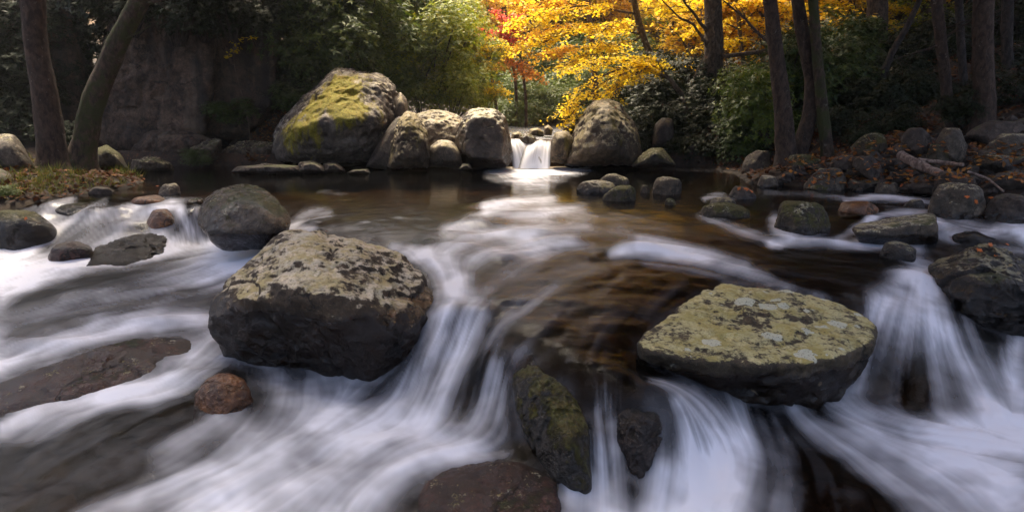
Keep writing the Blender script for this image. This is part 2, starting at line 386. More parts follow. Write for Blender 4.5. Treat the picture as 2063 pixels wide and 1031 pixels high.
# ------------------------------------------------------------------ flowing water: foam strokes (photo x, y, radius, density), each running downstream
ST = [
 [(140,408,14,.5),(100,425,16,.55),(75,470,20,.45),(40,520,26,.5)],
 [(210,412,10,.6),(180,428,12,.6),(140,450,16,.5),(110,490,20,.4)],
 [(275,416,9,.7),(245,424,10,.75),(205,440,14,.5),(170,470,18,.35),(140,500,16,.3)],
 [(345,412,10,.8),(300,424,10,.75),(262,440,13,.55),(225,470,16,.35),(200,490,12,.2)],
 [(362,418,9,.8),(372,445,10,.8),(384,472,10,.8)],
 [(395,420,6,.5),(396,450,7,.5),(392,470,8,.6)],
 [(320,470,14,.5),(290,490,16,.8),(250,505,18,.85),(190,520,18,.6)],
 [(500,484,18,.95),(420,482,20,1.),(350,495,20,1.),(280,515,18,1.),(180,525,16,.9),(90,540,24,.95),(0,560,28,.9)],
 [(60,505,22,.9),(20,520,26,1.),(-60,540,30,.9)],
 [(500,500,20,.95),(430,515,18,.75),(370,535,12,.4),(280,560,10,.3),(130,600,12,.2)],
 [(480,530,20,.85),(420,555,18,.65),(330,580,14,.5),(210,600,14,.4),(80,630,16,.4),(-60,660,20,.4)],
 [(460,575,14,.4),(400,600,12,.3),(300,615,10,.25),(200,640,14,.35)],
 [(425,645,18,1.),(360,638,20,1.),(280,650,22,1.),(180,672,24,.95),(90,700,26,.95),(0,730,30,.85),(-80,760,30,.8)],
 [(0,560,18,.45),(-10,620,18,.4),(-20,700,26,.5)],
 [(150,540,10,.4),(80,560,12,.4),(0,590,14,.45)],
 [(2130,640,26,.7),(2120,740,28,.7),(2150,840,34,.9),(2220,940,44,.9)],[(2090,500,12,.5),(2200,530,16,.5),(2330,600,22,.6),(2400,700,26,.7)],[(2160,900,40,.9),(2280,980,50,.9),(2400,1080,60,.9)],[(2070,480,12,.5),(2180,490,12,.5),(2300,520,14,.4)],
 [(630,462,9,.9),(580,462,12,.95),(545,475,16,.7),(510,500,20,.8),(490,530,22,.9)],
 [(660,430,12,.4),(615,430,12,.5),(600,445,8,.4)],
 [(440,668,18,0.90),(400,690,22,0.70),(360,740,24,0.70),(300,780,26,0.80),(200,790,22,0.70),(90,820,22,0.80),(0,880,22,0.50)],
 [(470,700,24,0.70),(430,730,24,0.75),(380,770,22,0.70),(310,800,24,0.80),(230,795,16,0.75),(130,810,14,0.75),(20,860,18,0.70)],
 [(500,710,30,0.55),(540,760,30,0.50),(600,820,34,0.40)],
 [(440,850,18,0.65),(400,870,20,0.55),(330,920,30,0.45)],
 [(480,850,30,0.40),(500,880,30,0.45),(460,930,34,0.40)],
 [(250,795,10,0.70),(150,840,14,0.60),(60,890,18,0.50)],
 [(770,770,34,.45),(700,810,40,.55),(620,870,44,.55),(500,950,46,.5),(330,1040,50,.45)],
 [(800,860,30,.9),(720,880,46,1.),(640,940,56,1.),(520,1000,60,.95),(420,1080,70,.9)],
 [(1010,900,22,.9),(940,895,30,1.),(860,900,40,1.),(780,940,56,1.),(700,1010,60,1.),(650,1100,70,1.)],
 [(560,900,20,0.50),(420,950,24,0.50),(280,1000,26,0.50),(150,1050,30,0.50)],
 [(640,760,26,0.50),(690,800,30,0.60),(640,850,30,0.60)],
 [(790,500,9,.75),(840,514,14,.8),(885,545,18,.75),(905,585,20,.6),(900,620,20,.75)],
 [(830,505,10,.6),(900,530,14,.6),(940,570,16,.45),(950,610,16,.5)],
 [(900,620,18,.9),(880,660,22,.75),(855,720,26,.7),(830,790,28,.6),(800,840,26,.7)],
 [(940,622,16,.95),(925,660,20,.85),(905,730,24,.65),(875,800,26,.55),(850,860,26,.8)],
 [(975,640,14,.7),(955,690,16,.5),(930,760,18,.25),(900,840,20,.35)],
 [(1000,735,12,.85),(985,790,16,.9),(960,850,20,.9),(920,900,26,1.)],
 [(1005,760,10,.6),(1010,830,14,.6),(1020,890,16,.6)],
 [(1110,402,10,.6),(1050,406,10,.75),(1010,410,10,1.),(980,418,10,.9)],
 [(1170,420,12,.4),(1110,425,10,.8),(1065,432,10,.75),(1000,428,10,.4),(960,445,14,.55),(905,465,16,.65)],
 [(1180,455,14,.3),(1110,455,12,.5),(1060,470,14,.9),(1000,468,12,.75),(950,478,14,.6),(900,500,16,.5),(860,512,12,.5)],
 [(1150,478,12,.4),(1090,490,14,.75),(1040,500,16,.65),(980,510,16,.55),(930,540,20,.5),(920,590,20,.45)],
 [(1190,500,10,.3),(1140,492,9,.7),(1100,505,14,.6),(1060,530,18,.5),(1010,560,20,.4),(970,600,18,.35)],
 [(1190,540,18,.25),(1120,560,22,.3),(1060,590,14,.3),(1020,625,12,.35)],
 [(1120,575,6,.45),(1080,605,7,.6),(1050,630,8,.6),(1010,650,12,.5),(990,690,14,.35)],
 [(1140,600,20,.16),(1100,660,26,.2),(1050,710,20,.3)],
 [(1232,512,8,.7),(1260,503,12,1.),(1300,500,15,1.),(1360,512,14,.8),(1420,524,12,.55),(1500,545,12,.45),(1600,585,12,.35),(1690,610,10,.4)],
 [(1290,490,10,.8),(1340,498,10,.7),(1400,512,10,.5),(1500,530,10,.3)],
 [(1300,530,10,.3),(1400,545,12,.3),(1500,570,12,.25)],
 [(1250,450,26,.2),(1350,470,26,.16),(1500,500,26,.12)],
 [(1100,440,20,.3),(1220,450,20,.2),(1330,455,18,.12)],
 [(1410,435,8,.3),(1470,455,8,.5),(1530,478,8,.4),(1570,495,8,.4)],
 [(1555,490,9,.9),(1600,480,10,.8),(1660,487,10,.75),(1730,494,9,.9),(1790,492,10,.8),(1850,500,12,.4)],
 [(1560,445,12,.7),(1565,465,10,.6),(1590,478,10,.6)],
 [(1690,480,6,.7),(1725,460,7,.8),(1760,442,6,.8)],
 [(1750,440,6,.9),(1790,430,6,.9),(1850,428,6,.8),(1900,432,8,.7),(1940,445,10,.7),(1990,465,12,.5),(2063,480,14,.5)],
 [(1890,440,8,.8),(1910,465,10,.7),(1960,480,10,.6),(1985,472,8,.7),(2030,452,10,.8),(2090,470,12,.8)],
 [(1880,450,9,.6),(1890,470,10,.5),(1920,485,10,.4)],
 [(1705,405,5,.7),(1740,398,6,.9),(1780,396,6,.9),(1830,402,6,.6),(1880,408,6,.5)],
 [(1420,400,6,.6),(1450,392,6,.7),(1480,402,5,.4)],
 [(1540,388,5,.4),(1620,390,5,.35),(1700,398,5,.4)],
 [(2000,505,8,.4),(2063,505,8,.4)],
 [(1850,535,16,.8),(1810,570,24,.95),(1770,620,28,.95),(1745,690,28,.85),(1725,760,26,.7),(1700,810,26,.6)],
 [(1870,540,14,.8),(1850,590,24,.9),(1830,650,28,.75),(1810,720,26,.45),(1800,800,24,.3)],
 [(1880,560,14,.8),(1890,620,20,.8),(1920,700,24,.6),(1970,790,26,.6),(2010,850,24,.8)],
 [(1880,590,16,.8),(1880,680,20,.6),(1890,760,22,.35),(1900,830,22,.35)],
 [(1945,640,10,.6),(1960,680,12,.5),(2000,760,16,.4)],
 [(2063,660,20,.8),(2040,720,24,.8),(2045,790,24,.9),(2063,860,30,1.)],
 [(1690,820,26,.45),(1760,850,26,.8),(1830,870,30,.95),(1920,880,36,1.),(2020,890,44,1.),(2120,920,50,1.)],
 [(1720,880,30,.4),(1800,920,34,.5),(1880,970,36,.6),(1950,1040,40,.65)],
 [(1900,920,40,.95),(1990,960,50,1.),(2063,1031,60,1.)],
 [(1490,830,20,.5),(1500,870,34,.8),(1490,930,44,.85),(1470,1000,50,.85),(1440,1060,60,.9)],
 [(1600,830,16,.5),(1640,870,24,.6),(1700,910,24,.55),(1780,960,26,.5),(1860,1040,34,.5)],
 [(1560,850,20,.4),(1590,920,26,.4),(1590,1000,34,.4),(1570,1070,40,.5)],
 [(1310,765,8,.6),(1350,772,10,.75),(1400,790,14,.6),(1440,830,18,.55),(1480,880,22,.6)],
 [(1370,805,12,.8),(1410,840,16,.5),(1440,880,20,.5),(1430,940,26,.8)],
 [(1390,850,16,.5),(1400,900,24,.8),(1410,960,40,.9),(1390,1030,46,.9)],
 [(1200,830,12,.5),(1205,870,20,.85),(1212,930,26,.9),(1220,1000,34,.9),(1230,1070,40,.9)],
 [(1215,780,14,.2),(1230,840,14,.35),(1240,900,18,.6)],
 [(1330,960,24,.7),(1320,1010,34,.8),(1300,1080,44,.9)],
 [(1170,930,10,.3),(1150,980,20,.6),(1150,1040,40,.7)],
 [(1065,338,26,1.),(1060,345,18,.7)],
 [(1000,338,20,.6),(1100,338,24,.9),(1150,338,14,.8),(1190,340,6,.4)],
 [(1270,338,4,.2),(1400,343,4,.2),(1540,350,4,.25)],
 [(560,344,3,.2),(700,346,3,.2),(860,345,3,.25),(950,342,3,.4)],
 [(640,388,5,.25),(660,386,6,.35),(700,391,5,.15)],
 [(420,400,5,.15),(330,402,6,.25),(300,405,5,.3)],
]
QUIET = [  # flow without foam
 [(1300,560),(1250,620),(1200,690),(1200,760),(1195,820)],[(1400,560),(1320,600),(1250,680)],[(1180,640),(1120,720),(1060,740)],[(700,360),(800,420),(900,450)],[(600,360),(610,420)],[(400,370),(330,405)],[(200,380),(160,405)],
 [(1400,460),(1550,530),(1700,560),(1840,530)],[(1600,540),(1720,560),(1830,530)],[(60,900),(0,960)],[(300,860),(120,960)],[(1200,360),(1250,430),(1350,460)],[(1500,360),(1600,400),(1800,420)],[(1000,350),(1050,390)],
 [(1280,690),(1250,760),(1220,820)],[(1700,930),(1720,1030)],[(620,750),(560,800),(450,900)],[(1150,760),(1190,830)],
]

def build_water():
    # resample the strokes, lift them to the surface
    sp, sx = [], []
    for s in ST + [[(a, b, 16, 0.) for a, b in q] for q in QUIET]:
        s = np.array(s, float)
        L = np.hypot(np.diff(s[:, 0]), np.diff(s[:, 1]))
        t = np.concatenate([[0], np.cumsum(L)])
        tt = np.linspace(0, t[-1], max(3, int(t[-1] / 5)))
        q = np.stack([np.interp(tt, t, s[:, k]) for k in range(4)], 1)
        for _ in range(3):
            q[1:-1] = (q[:-2] + 2 * q[1:-1] + q[2:]) / 4
        z = np.full(len(q), -.3)
        for _ in range(10):
            a, b, c = ray(q[:, 0], q[:, 1])
            k = (z - H) / c
            z = .5 * z + .5 * WZ(a * k, b * k)
        a, b, c = ray(q[:, 0], q[:, 1])
        k = (z - H) / c
        xy = np.stack([a * k, b * k], 1)
        d = np.gradient(xy, axis=0)
        d /= np.linalg.norm(d, axis=1)[:, None] + 1e-9
        sp.append(q); sx.append(np.concatenate([xy, d], 1))
    q = np.concatenate(sp); x = np.concatenate(sx)
    # density on a raster laid over the sheet
    RX, RY, RS = np.arange(-420, 2500, 5.), np.arange(325, 1320, 5.), 5.
    gx, gy = np.meshgrid(RX, RY)
    D = np.zeros(gx.shape)
    sid = np.concatenate([np.full(len(a_), i_) for i_, a_ in enumerate(sp)])
    Ds, cur = np.zeros(gx.shape), -1
    for i in range(len(q) + 1):
        if i == len(q) or sid[i] != cur:
            D = 1 - (1 - D) * (1 - np.clip(Ds, 0, 1) * .82)
            if i == len(q): break
            Ds, cur = np.zeros(gx.shape), sid[i]
        px, py, r, dn = q[i]
        if dn <= 0: continue
        r = r * 1.15
        R = r * 2.3
        i0, i1 = np.searchsorted(RX, px - R), np.searchsorted(RX, px + R)
        j0, j1 = np.searchsorted(RY, py - R), np.searchsorted(RY, py + R)
        if i1 <= i0 or j1 <= j0: continue
        g = dn * np.exp(-.85 * ((gx[j0:j1, i0:i1] - px) ** 2 + (gy[j0:j1, i0:i1] - py) ** 2) / r ** 2)
        Ds[j0:j1, i0:i1] = np.maximum(Ds[j0:j1, i0:i1], g * .9)
    # flow direction on a world raster
    FX, FY, FS = np.arange(-9.5, 9.5, .06), np.arange(1.2, 15, .06), .06
    fx, fy = np.meshgrid(FX, FY)
    fl = np.zeros((*fx.shape, 2)); fl[..., 1] = -.002; fl[..., 0] = -.0006
    for i in range(0, len(x), 2):
        X0, Y0, dx, dy = x[i]
        R = .16 + .03 * max(Y0 - 4, 0)
        a0, a1 = np.searchsorted(FX, X0 - 3.2 * R), np.searchsorted(FX, X0 + 3.2 * R)
        b0, b1 = np.searchsorted(FY, Y0 - 3.2 * R), np.searchsorted(FY, Y0 + 3.2 * R)
        g = np.exp(-((fx[b0:b1, a0:a1] - X0) ** 2 + (fy[b0:b1, a0:a1] - Y0) ** 2) / R ** 2)
        fl[b0:b1, a0:a1, 0] += g * dx; fl[b0:b1, a0:a1, 1] += g * dy
    fl /= np.linalg.norm(fl, axis=2)[..., None] + 1e-9
    for _ in range(3):
        fl[1:-1, 1:-1] = (fl[:-2, 1:-1] + fl[2:, 1:-1] + fl[1:-1, :-2] + fl[1:-1, 2:] + fl[1:-1, 1:-1]) / 5
    # the sheet: finer where it lies near
    pxs = np.concatenate([np.arange(-700, 0, 20.), np.arange(0, 2064, 2.1), np.arange(2064, 2790, 20.)])
    pys = np.concatenate([np.arange(322, 332, 2.), np.arange(332, 440, 1.4), np.arange(440, 1034, 1.9), np.arange(1034, 1330, 12.)])
    a, b = np.meshgrid(pxs, pys)
    r0, r1, r2 = ray(a.ravel(), b.ravel())
    k = (-.30 - H) / r2
    X, Y = r0 * k, r1 * k
    Z = WZ(X, Y)
    ppx, ppy = proj(X, Y, Z)
    ci = np.clip((ppx - RX[0]) / RS, 0, len(RX) - 1.01); cj = np.clip((ppy - RY[0]) / RS, 0, len(RY) - 1.01)
    i0, j0 = ci.astype(int), cj.astype(int); u, v = ci - i0, cj - j0
    dens = D[j0, i0] * (1 - u) * (1 - v) + D[j0, i0 + 1] * u * (1 - v) + D[j0 + 1, i0] * (1 - u) * v + D[j0 + 1, i0 + 1] * u * v
    rs = np.random.RandomState(3)
    N = 512
    tex = rs.rand(N, N).astype(np.float32)

    def samp(x, y):
        i = np.floor(x).astype(np.int32); j = np.floor(y).astype(np.int32)
        u = (x - i).astype(np.float32); v = (y - j).astype(np.float32)
        i0, i1, j0, j1 = i % N, (i + 1) % N, j % N, (j + 1) % N
        return (tex[j0, i0] * (1 - u) + tex[j0, i1] * u) * (1 - v) + (tex[j1, i0] * (1 - u) + tex[j1, i1] * u) * v
    # the same density on a raster of the ground plane z = -0.3, to be smeared along the flow
    r0_, r1_, r2_ = ray(gx.ravel(), gy.ravel())
    k_ = (-.30 - H) / r2_
    qx, qy = proj(r0_ * k_, r1_ * k_, WZ(r0_ * k_, r1_ * k_))
    DP = D[np.clip(((qy - RY[0]) / RS + .5).astype(int), 0, len(RY) - 1), np.clip(((qx - RX[0]) / RS + .5).astype(int), 0, len(RX) - 1)].reshape(D.shape)
    for _ in range(2):
        DP[1:-1, 1:-1] = (DP[:-2, 1:-1] + DP[2:, 1:-1] + DP[1:-1, :-2] + DP[1:-1, 2:] + 2 * DP[1:-1, 1:-1]) / 6

    def dsamp(x, y):
        a_, b_ = proj(x, y, -.3)
        ci = np.clip((a_ - RX[0]) / RS, 0, len(RX) - 1.01); cj = np.clip((b_ - RY[0]) / RS, 0, len(RY) - 1.01)
        i0, j0 = ci.astype(int), cj.astype(int); u, v = ci - i0, cj - j0
        return DP[j0, i0] * (1 - u) * (1 - v) + DP[j0, i0 + 1] * u * (1 - v) + DP[j0 + 1, i0] * (1 - u) * v + DP[j0 + 1, i0 + 1] * u * v
    near = np.clip(Y / 4.5, .6, 1.5)
    acc = [0, 0, 0]
    wsum = 0; dacc = 0; dw = 0
    STEPS = 24
    for sgn in (1, -1):
        x, y = X.copy(), Y.copy()
        for s in range(STEPS):
            wgt = 1 - (s / STEPS) ** 2
            acc[0] = acc[0] + wgt * samp(x / .011, y / .011)
            acc[1] = acc[1] + wgt * samp(x / .034 + 31, y / .034 + 7)
            acc[2] = acc[2] + wgt * samp(x / .12 + 11, y / .12 + 77)
            wsum += wgt
            if s % 3 == 0 and s < 18:
                dacc = dacc + wgt * dsamp(x, y); dw += wgt
            fi = np.clip(((x - FX[0]) / FS + .5).astype(int), 0, len(FX) - 1)
            fj = np.clip(((y - FY[0]) / FS + .5).astype(int), 0, len(FY) - 1)
            d = fl[fj, fi]
            st = .020 * near * sgn
            x = x + d[:, 0] * st; y = y + d[:, 1] * st
    far_ = np.clip((Y - 4.8) / 1.5, 0, 1)
    dens = (.35 + .40 * far_) * dens + (.65 - .40 * far_) * dacc / dw
    L = [a_ / wsum for a_ in acc]
    L = [np.clip((l - l.mean()) / l.std(), -2.5, 2.5) for l in L]
    streak = .14 * L[0] + .6 * L[1] + .9 * L[2]
    slope = np.clip((WZ(X, Y + .05, False) - WZ(X, Y - .05, False)) / .1 / .7 - .25, 0, 1)
    streak = streak + slope * (.38 * L[0] + .3 * L[1])
    streak /= streak.std()
    lump = fbm(np.stack([X * 2.2, Y * 2.2, X * 0], 1), 9, 4)
    warp = fbm(np.stack([X * 5, Y * 5, X * 0], 1), 19, 3)
    dens = np.clip(dens * (1 + .3 * warp), 0, 1)
    foam = dens * (1 + (.18 + .07 * slope) * streak * (1.05 - dens * .8) * np.clip(1.5 - (ppy - 600) / 500, .55, 1) + .55 * lump) - .03
    foam = np.clip(foam, 0, 1)
    foam = np.clip((foam - .10 + .05 * far_) / (.66 - .08 * far_), 0, 1) ** 1.4 * .97
    faint = np.clip(.004 + .012 * streak + .02 * lump, 0, .04) * np.clip((ppy - 400) / 60, 0, 1)
    foam = np.maximum(foam, faint)
    # white collars where rocks break the fast water
    from mathutils.kdtree import KDTree
    pts = []
    for o in bpy.data.objects:
        if o.type == 'MESH' and o.name.split('.')[0] in ('rock', 'boulder', 'stone') and 1.5 < o.location.y < 8.6:
            v = np.empty(len(o.data.vertices) * 3, np.float32); o.data.vertices.foreach_get('co', v)
            v = v.reshape(-1, 3) + np.array(o.location)
            near_ = np.abs(v[:, 2] - WZ(v[:, 0], v[:, 1])) < .035
            pts.append(v[near_][::2])
    pts = np.concatenate(pts)
    kd = KDTree(len(pts))
    for i, v in enumerate(pts): kd.insert((v[0], v[1], 0), i)
    kd.balance()
    sel = np.where((Y < 8.8) & (ppx > -50) & (ppx < 2110) & (ppy < 1040))[0]
    dist = np.array([kd.find((X[i], Y[i], 0))[2] for i in sel])
    cn = fbm(np.stack([X[sel] * 7, Y[sel] * 7, X[sel] * 0], 1), 31, 3)
    collar = np.exp(-(dist / (.045 + .03 * cn)) ** 2) * np.clip(.16 + .6 * cn, 0, .5) * np.clip(dens[sel] * 2.2, .1, 1) * np.clip((ppy[sel] - 400) / 60, 0, 1)
    foam[sel] = 1 - (1 - foam[sel]) * (1 - collar)
    Zd = Z + (.0015 * L[1] + .006 * L[2]) * np.clip((ppy - 395) / 80, .05, 1) * (.4 + dens)
    Zd += .02 * fbm(np.stack([X * 3, Y * 5, X * 0], 1), 4, 3) * np.clip((ppy - 390) / 60, .06, 1)
    V = np.stack([X, Y, Zd], 1)
    idx = np.arange(a.size).reshape(a.shape)
    Fc = np.stack([idx[:-1, :-1], idx[1:, :-1], idx[1:, 1:], idx[:-1, 1:]], -1).reshape(-1, 4)
    tag(link('water', mesh_np('water', V, Fc, WATER, attrs={'foam': foam, 'turb': np.clip((ppy - 385) / 90, 0, 1)})), kind='structure')

def water_mat():
    b = NB('creek_water')
    tc = b.n('ShaderNodeTexCoord').outputs['Object']
    foam = b.n('ShaderNodeAttribute', attribute_name='foam').outputs['Fac']
    n = b.noise(b.scalev(tc, (2.0, 7.0, 2.0)), 1.6, 4, .55, .6)
    turb = b.n('ShaderNodeAttribute', attribute_name='turb').outputs['Fac']
    ro = b.math('ADD', .07, b.math('MULTIPLY', turb, .20))
    bp = b.n('ShaderNodeBump', {'Height': n, 'Strength': .10, 'Distance': .05}).outputs[0]
    tr = b.n('ShaderNodeBsdfTransparent', {0: (.40, .31, .20)})
    gl = b.n('ShaderNodeBsdfGlossy', {'Color': b.mix(turb, (.95, .95, .95), (.45, .45, .45)), 'Roughness': ro, 'Normal': bp})
    fr = b.n('ShaderNodeFresnel', {'IOR': 1.33, 'Normal': bp}).outputs[0]
    wat = b.n('ShaderNodeMixShader', {0: fr, 1: tr.outputs[0], 2: gl.outputs[0]})
    df = b.n('ShaderNodeBsdfPrincipled', {'Base Color': (.80, .80, .86), 'Roughness': .55, 'Specular IOR Level': .2})
    return b.surf(b.n('ShaderNodeMixShader', {0: foam, 1: wat.outputs[0], 2: df.outputs[0]}).outputs[0])

WATER = water_mat()

# ------------------------------------------------------------------ rocks
_ICO = {}
def ico(sub):
    if sub not in _ICO:
        bm = bmesh.new()
        bmesh.ops.create_icosphere(bm, subdivisions=sub, radius=1)
        v = np.array([x.co[:] for x in bm.verts]); v /= np.linalg.norm(v, axis=1)[:, None]
        f = np.array([[x.index for x in p.verts] for p in bm.faces])
        bm.free()
        _ICO[sub] = (v, f)
    return _ICO[sub]

def rock_mesh(name, pts, mat, sub=5, p=16, amp=.035, freq=2.2, seed=0, grow=1.02):
    pts = [Vector(q) for q in pts]
    bm = bmesh.new()
    for q in pts: bm.verts.new(q)
    bmesh.ops.convex_hull(bm, input=bm.verts, use_existing_faces=False)
    bm.normal_update()
    A = np.array([q[:] for q in pts])
    c = (A.max(0) + A.min(0)) / 2 * .5 + A.mean(0) * .5
    N, D = [], []
    for f in bm.faces:
        n = np.array(f.normal[:])
        d = n @ (np.array(f.verts[0].co[:]) - c)
        if d < 0: n, d = -n, -d
        if f.calc_area() < 1e-7 or any(m @ n > .9995 for m in N): continue
        N.append(n); D.append(max(d, 1e-3))
    bm.free()
    N, D = np.array(N), np.array(D)
    dv, fc = ico(sub)
    r = (np.clip(dv @ N.T / D, 0, None) ** p).sum(1) ** (-1.0 / p) * grow
    size = np.prod(A.max(0) - A.min(0)) ** (1 / 3)
    V = dv * r[:, None]
    q = V / size * freq * 1.7
    disp = amp * (.55 * (1 - 2 * np.abs(fbm(q * 2.6, seed + 11, 4))) * (sub > 5) + fbm(q, seed, 7 if sub > 5 else 5, .58) + .5 * fbm(q * .45, seed + 5, 2)) - amp * .7 * np.clip(.10 - np.abs(fbm(q * .8, seed + 9, 3)), 0, 1) * 5
    V = V + dv * (disp * size)[:, None]
    return mesh_np(name, V, fc, mat), Vector(c)

def rock(name, label, pts, mat, cat='rock', group=None, **k):
    me, c = rock_mesh(name, pts, mat, **k)
    return tag(link(name, me, None, c), label, cat, group)

def outline(poly, Y, thick, front=.55, back=.6, lean=0., extra=()):
    """a convex outline standing at distance Y, given real thickness; lean tips its top away"""
    poly = np.array(poly, float)
    c = poly.mean(0)
    y0, y1 = poly[:, 1].min(), poly[:, 1].max()
    pts = []
    for s, dy in ((1, 0), (front, -thick * .5), (back, thick * .5), (.85, -thick * .3), (.85, thick * .3)):
        for x, y in poly:
            qx, qy = c[0] + (x - c[0]) * s, c[1] + (y - c[1]) * s
            pts.append(P(qx, qy, Y + dy + lean * (y1 - qy) / (y1 - y0)))
    for x, y, Yk in extra: pts.append(P(x, y, Yk))
    return pts

_sr = random.Random(11)
def stone_pts(px0, px1, top, base, z=None, deep=.9, seed=None, skew=0., sink=1.1, n=26, flat=.75):
    r = random.Random(seed if seed is not None else _sr.random())
    g = W((px0 + px1) / 2, base) if z is None else G((px0 + px1) / 2, base, z)
    Yc = g.y
    left, right = P(px0, base, Yc).x, P(px1, base, Yc).x
    w_ = (right - left) / 2
    h_ = P((px0 + px1) / 2, top, Yc + w_ * deep * .3).z - g.z
    pts = []
    for i in range(n):
        a = 2 * math.pi * (i / n) + r.uniform(-.3, .3)
        e = r.uniform(-.5, 1.0)
        rr = math.sqrt(max(0, 1 - max(e, 0) ** 2.6)) * r.uniform(.86, 1.02)
        x = math.cos(a) * w_ * rr + skew * w_ * max(e, 0)
        y = math.sin(a) * w_ * deep * rr
        pts.append(Vector((g.x + x, Yc + w_ * deep * .9 + y, g.z + (h_ * min(e / flat, 1) if e > 0 else e * h_ * sink * 2))))
    for a in range(6):
        t = a * 1.05 + r.uniform(0, .5)
        pts.append(Vector((g.x + math.cos(t) * w_ * r.uniform(.2, .5) + skew * w_, Yc + w_ * deep * (.9 + .4 * math.sin(t)), g.z + h_ * r.uniform(.9, 1.0))))
    pts.append(Vector((left, Yc + w_ * deep * .8, g.z + h_ * .12))); pts.append(Vector((right, Yc + w_ * deep * .8, g.z + h_ * .12)))
    return pts

GREY1, GREY2 = (.06, .046, .032), (.19, .15, .105)
BRN1, BRN2 = (.034, .019, .010), (.135, .085, .05)
M = {}
M['lichen_boulder'] = rock_mat('lichen_boulder', (.06, .038, .02), (.15, .098, .054), lich=.33, lc=(.66, .57, .42), ls=3.2, lup=.24, moss=.34, mc=(.07, .065, .012), ms=3.5, mup=.05, wet=-.20, bump=.75, pscale=(1, 1, .6))  # wet band reaches up to the ridge, painting the front face's shade too
M['flat_boulder'] = rock_mat('flat_boulder', (.055, .038, .02), (.14, .10, .052), lich=.25, lc=(.54, .48, .24), ls=3.6, lup=.30, spots=.5, moss=.22, mc=(.09, .09, .012), mup=.05, wet=-.47, bump=.6)  # wet band set high so its dark tint also shades the front
M['dark_moss'] = rock_mat('dark_moss', (.014, .010, .007), (.085, .065, .045), lich=.26, ls=9, lup=.2, moss=.46, mc=(.12, .11, .015), ms=5, mup=.15, bump=.9, rough=.34)
M['red_wet'] = rock_mat('red_wet', (.026, .011, .007), (.095, .036, .021), lich=.14, ls=8, moss=.12, rough=.26, bump=.8)
M['rust_wet'] = rock_mat('rust_wet', (.10, .038, .014), (.34, .135, .045), rough=.32, bump=.6)
M['wet_brown'] = rock_mat('wet_brown', (.05, .028, .014), (.19, .125, .066), lich=.22, lc=(.35, .33, .2), ls=7, lup=.25, moss=.25, wet=-.02, rough=.28, bump=.7, gloss_top=.3)
M['river_grey'] = rock_mat('river_grey', GREY1, GREY2, lich=.26, ls=6, lup=.25, moss=.28, mc=(.09, .09, .018), mup=.2, wet=-.02, bump=.5)
M['river_brown'] = rock_mat('river_brown', (.055, .038, .024), (.16, .115, .072), lich=.28, ls=6, lup=.25, moss=.34, mup=.2, wet=-.05, bump=.5)
M['bank_stone'] = rock_mat('bank_stone', (.042, .029, .021), (.145, .105, .078), lich=.22, ls=6, lup=.2, moss=.20, wet=.02, bump=.5)
M['mossy_stone'] = rock_mat('mossy_stone', (.045, .032, .02), (.14, .105, .062), lich=.34, ls=6, lup=.25, moss=.44, mc=(.09, .085, .015), ms=5, mup=.25, wet=-.05, bump=.7)
M['black_rock'] = rock_mat('black_rock', (.014, .010, .007), (.072, .052, .038), lich=.24, lc=(.36, .33, .22), ls=5, lup=.3, moss=.26, mup=.25, wet=-.18, rough=.45, bump=.9)
M['pale_far'] = rock_mat('pale_far', (.085, .060, .040), (.21, .155, .105), lich=.3, lc=(.36, .32, .25), ls=3, moss=.14, wet=.05, bump=.5)
M['brown_far'] = rock_mat('brown_far', (.050, .030, .016), (.17, .115, .066), lich=.37, lc=(.32, .27, .18), ls=4.2, moss=.47, mc=(.16, .12, .014), ms=2.0, mup=.04, wet=.10, bump=.6, pscale=(1, 1, .4))
M['cliff'] = rock_mat('cliff', (.055, .034, .021), (.20, .125, .078), stain=.85, moss=.16, mup=.1, wet=.1, bump=.8)
M['giant'] = rock_mat('giant', (.075, .054, .040), (.23, .18, .138), lich=.43, lc=(.42, .38, .33), ls=3.0, lup=.10, moss=.30, mc=(.34, .29, .012), ms=2.6, mup=.05, wet=.15, bump=.7, pscale=(1.3, 1.3, .22),
    patches=[(P(630, 215, 13.5), 1.2, .20), (P(712, 190, 13.4), .75, .36), (P(712, 235, 13.3), .55, .30), (P(600, 265, 13.4), 1.0, .22), (P(650, 180, 13.9), 1.0, .24), (P(690, 150, 14.2), .9, .22)])

def S(px, py, d):
    """a point on the sight line of (px, py), d metres in front of the water surface there"""
    return P(px, py, W(px, py).y - d)

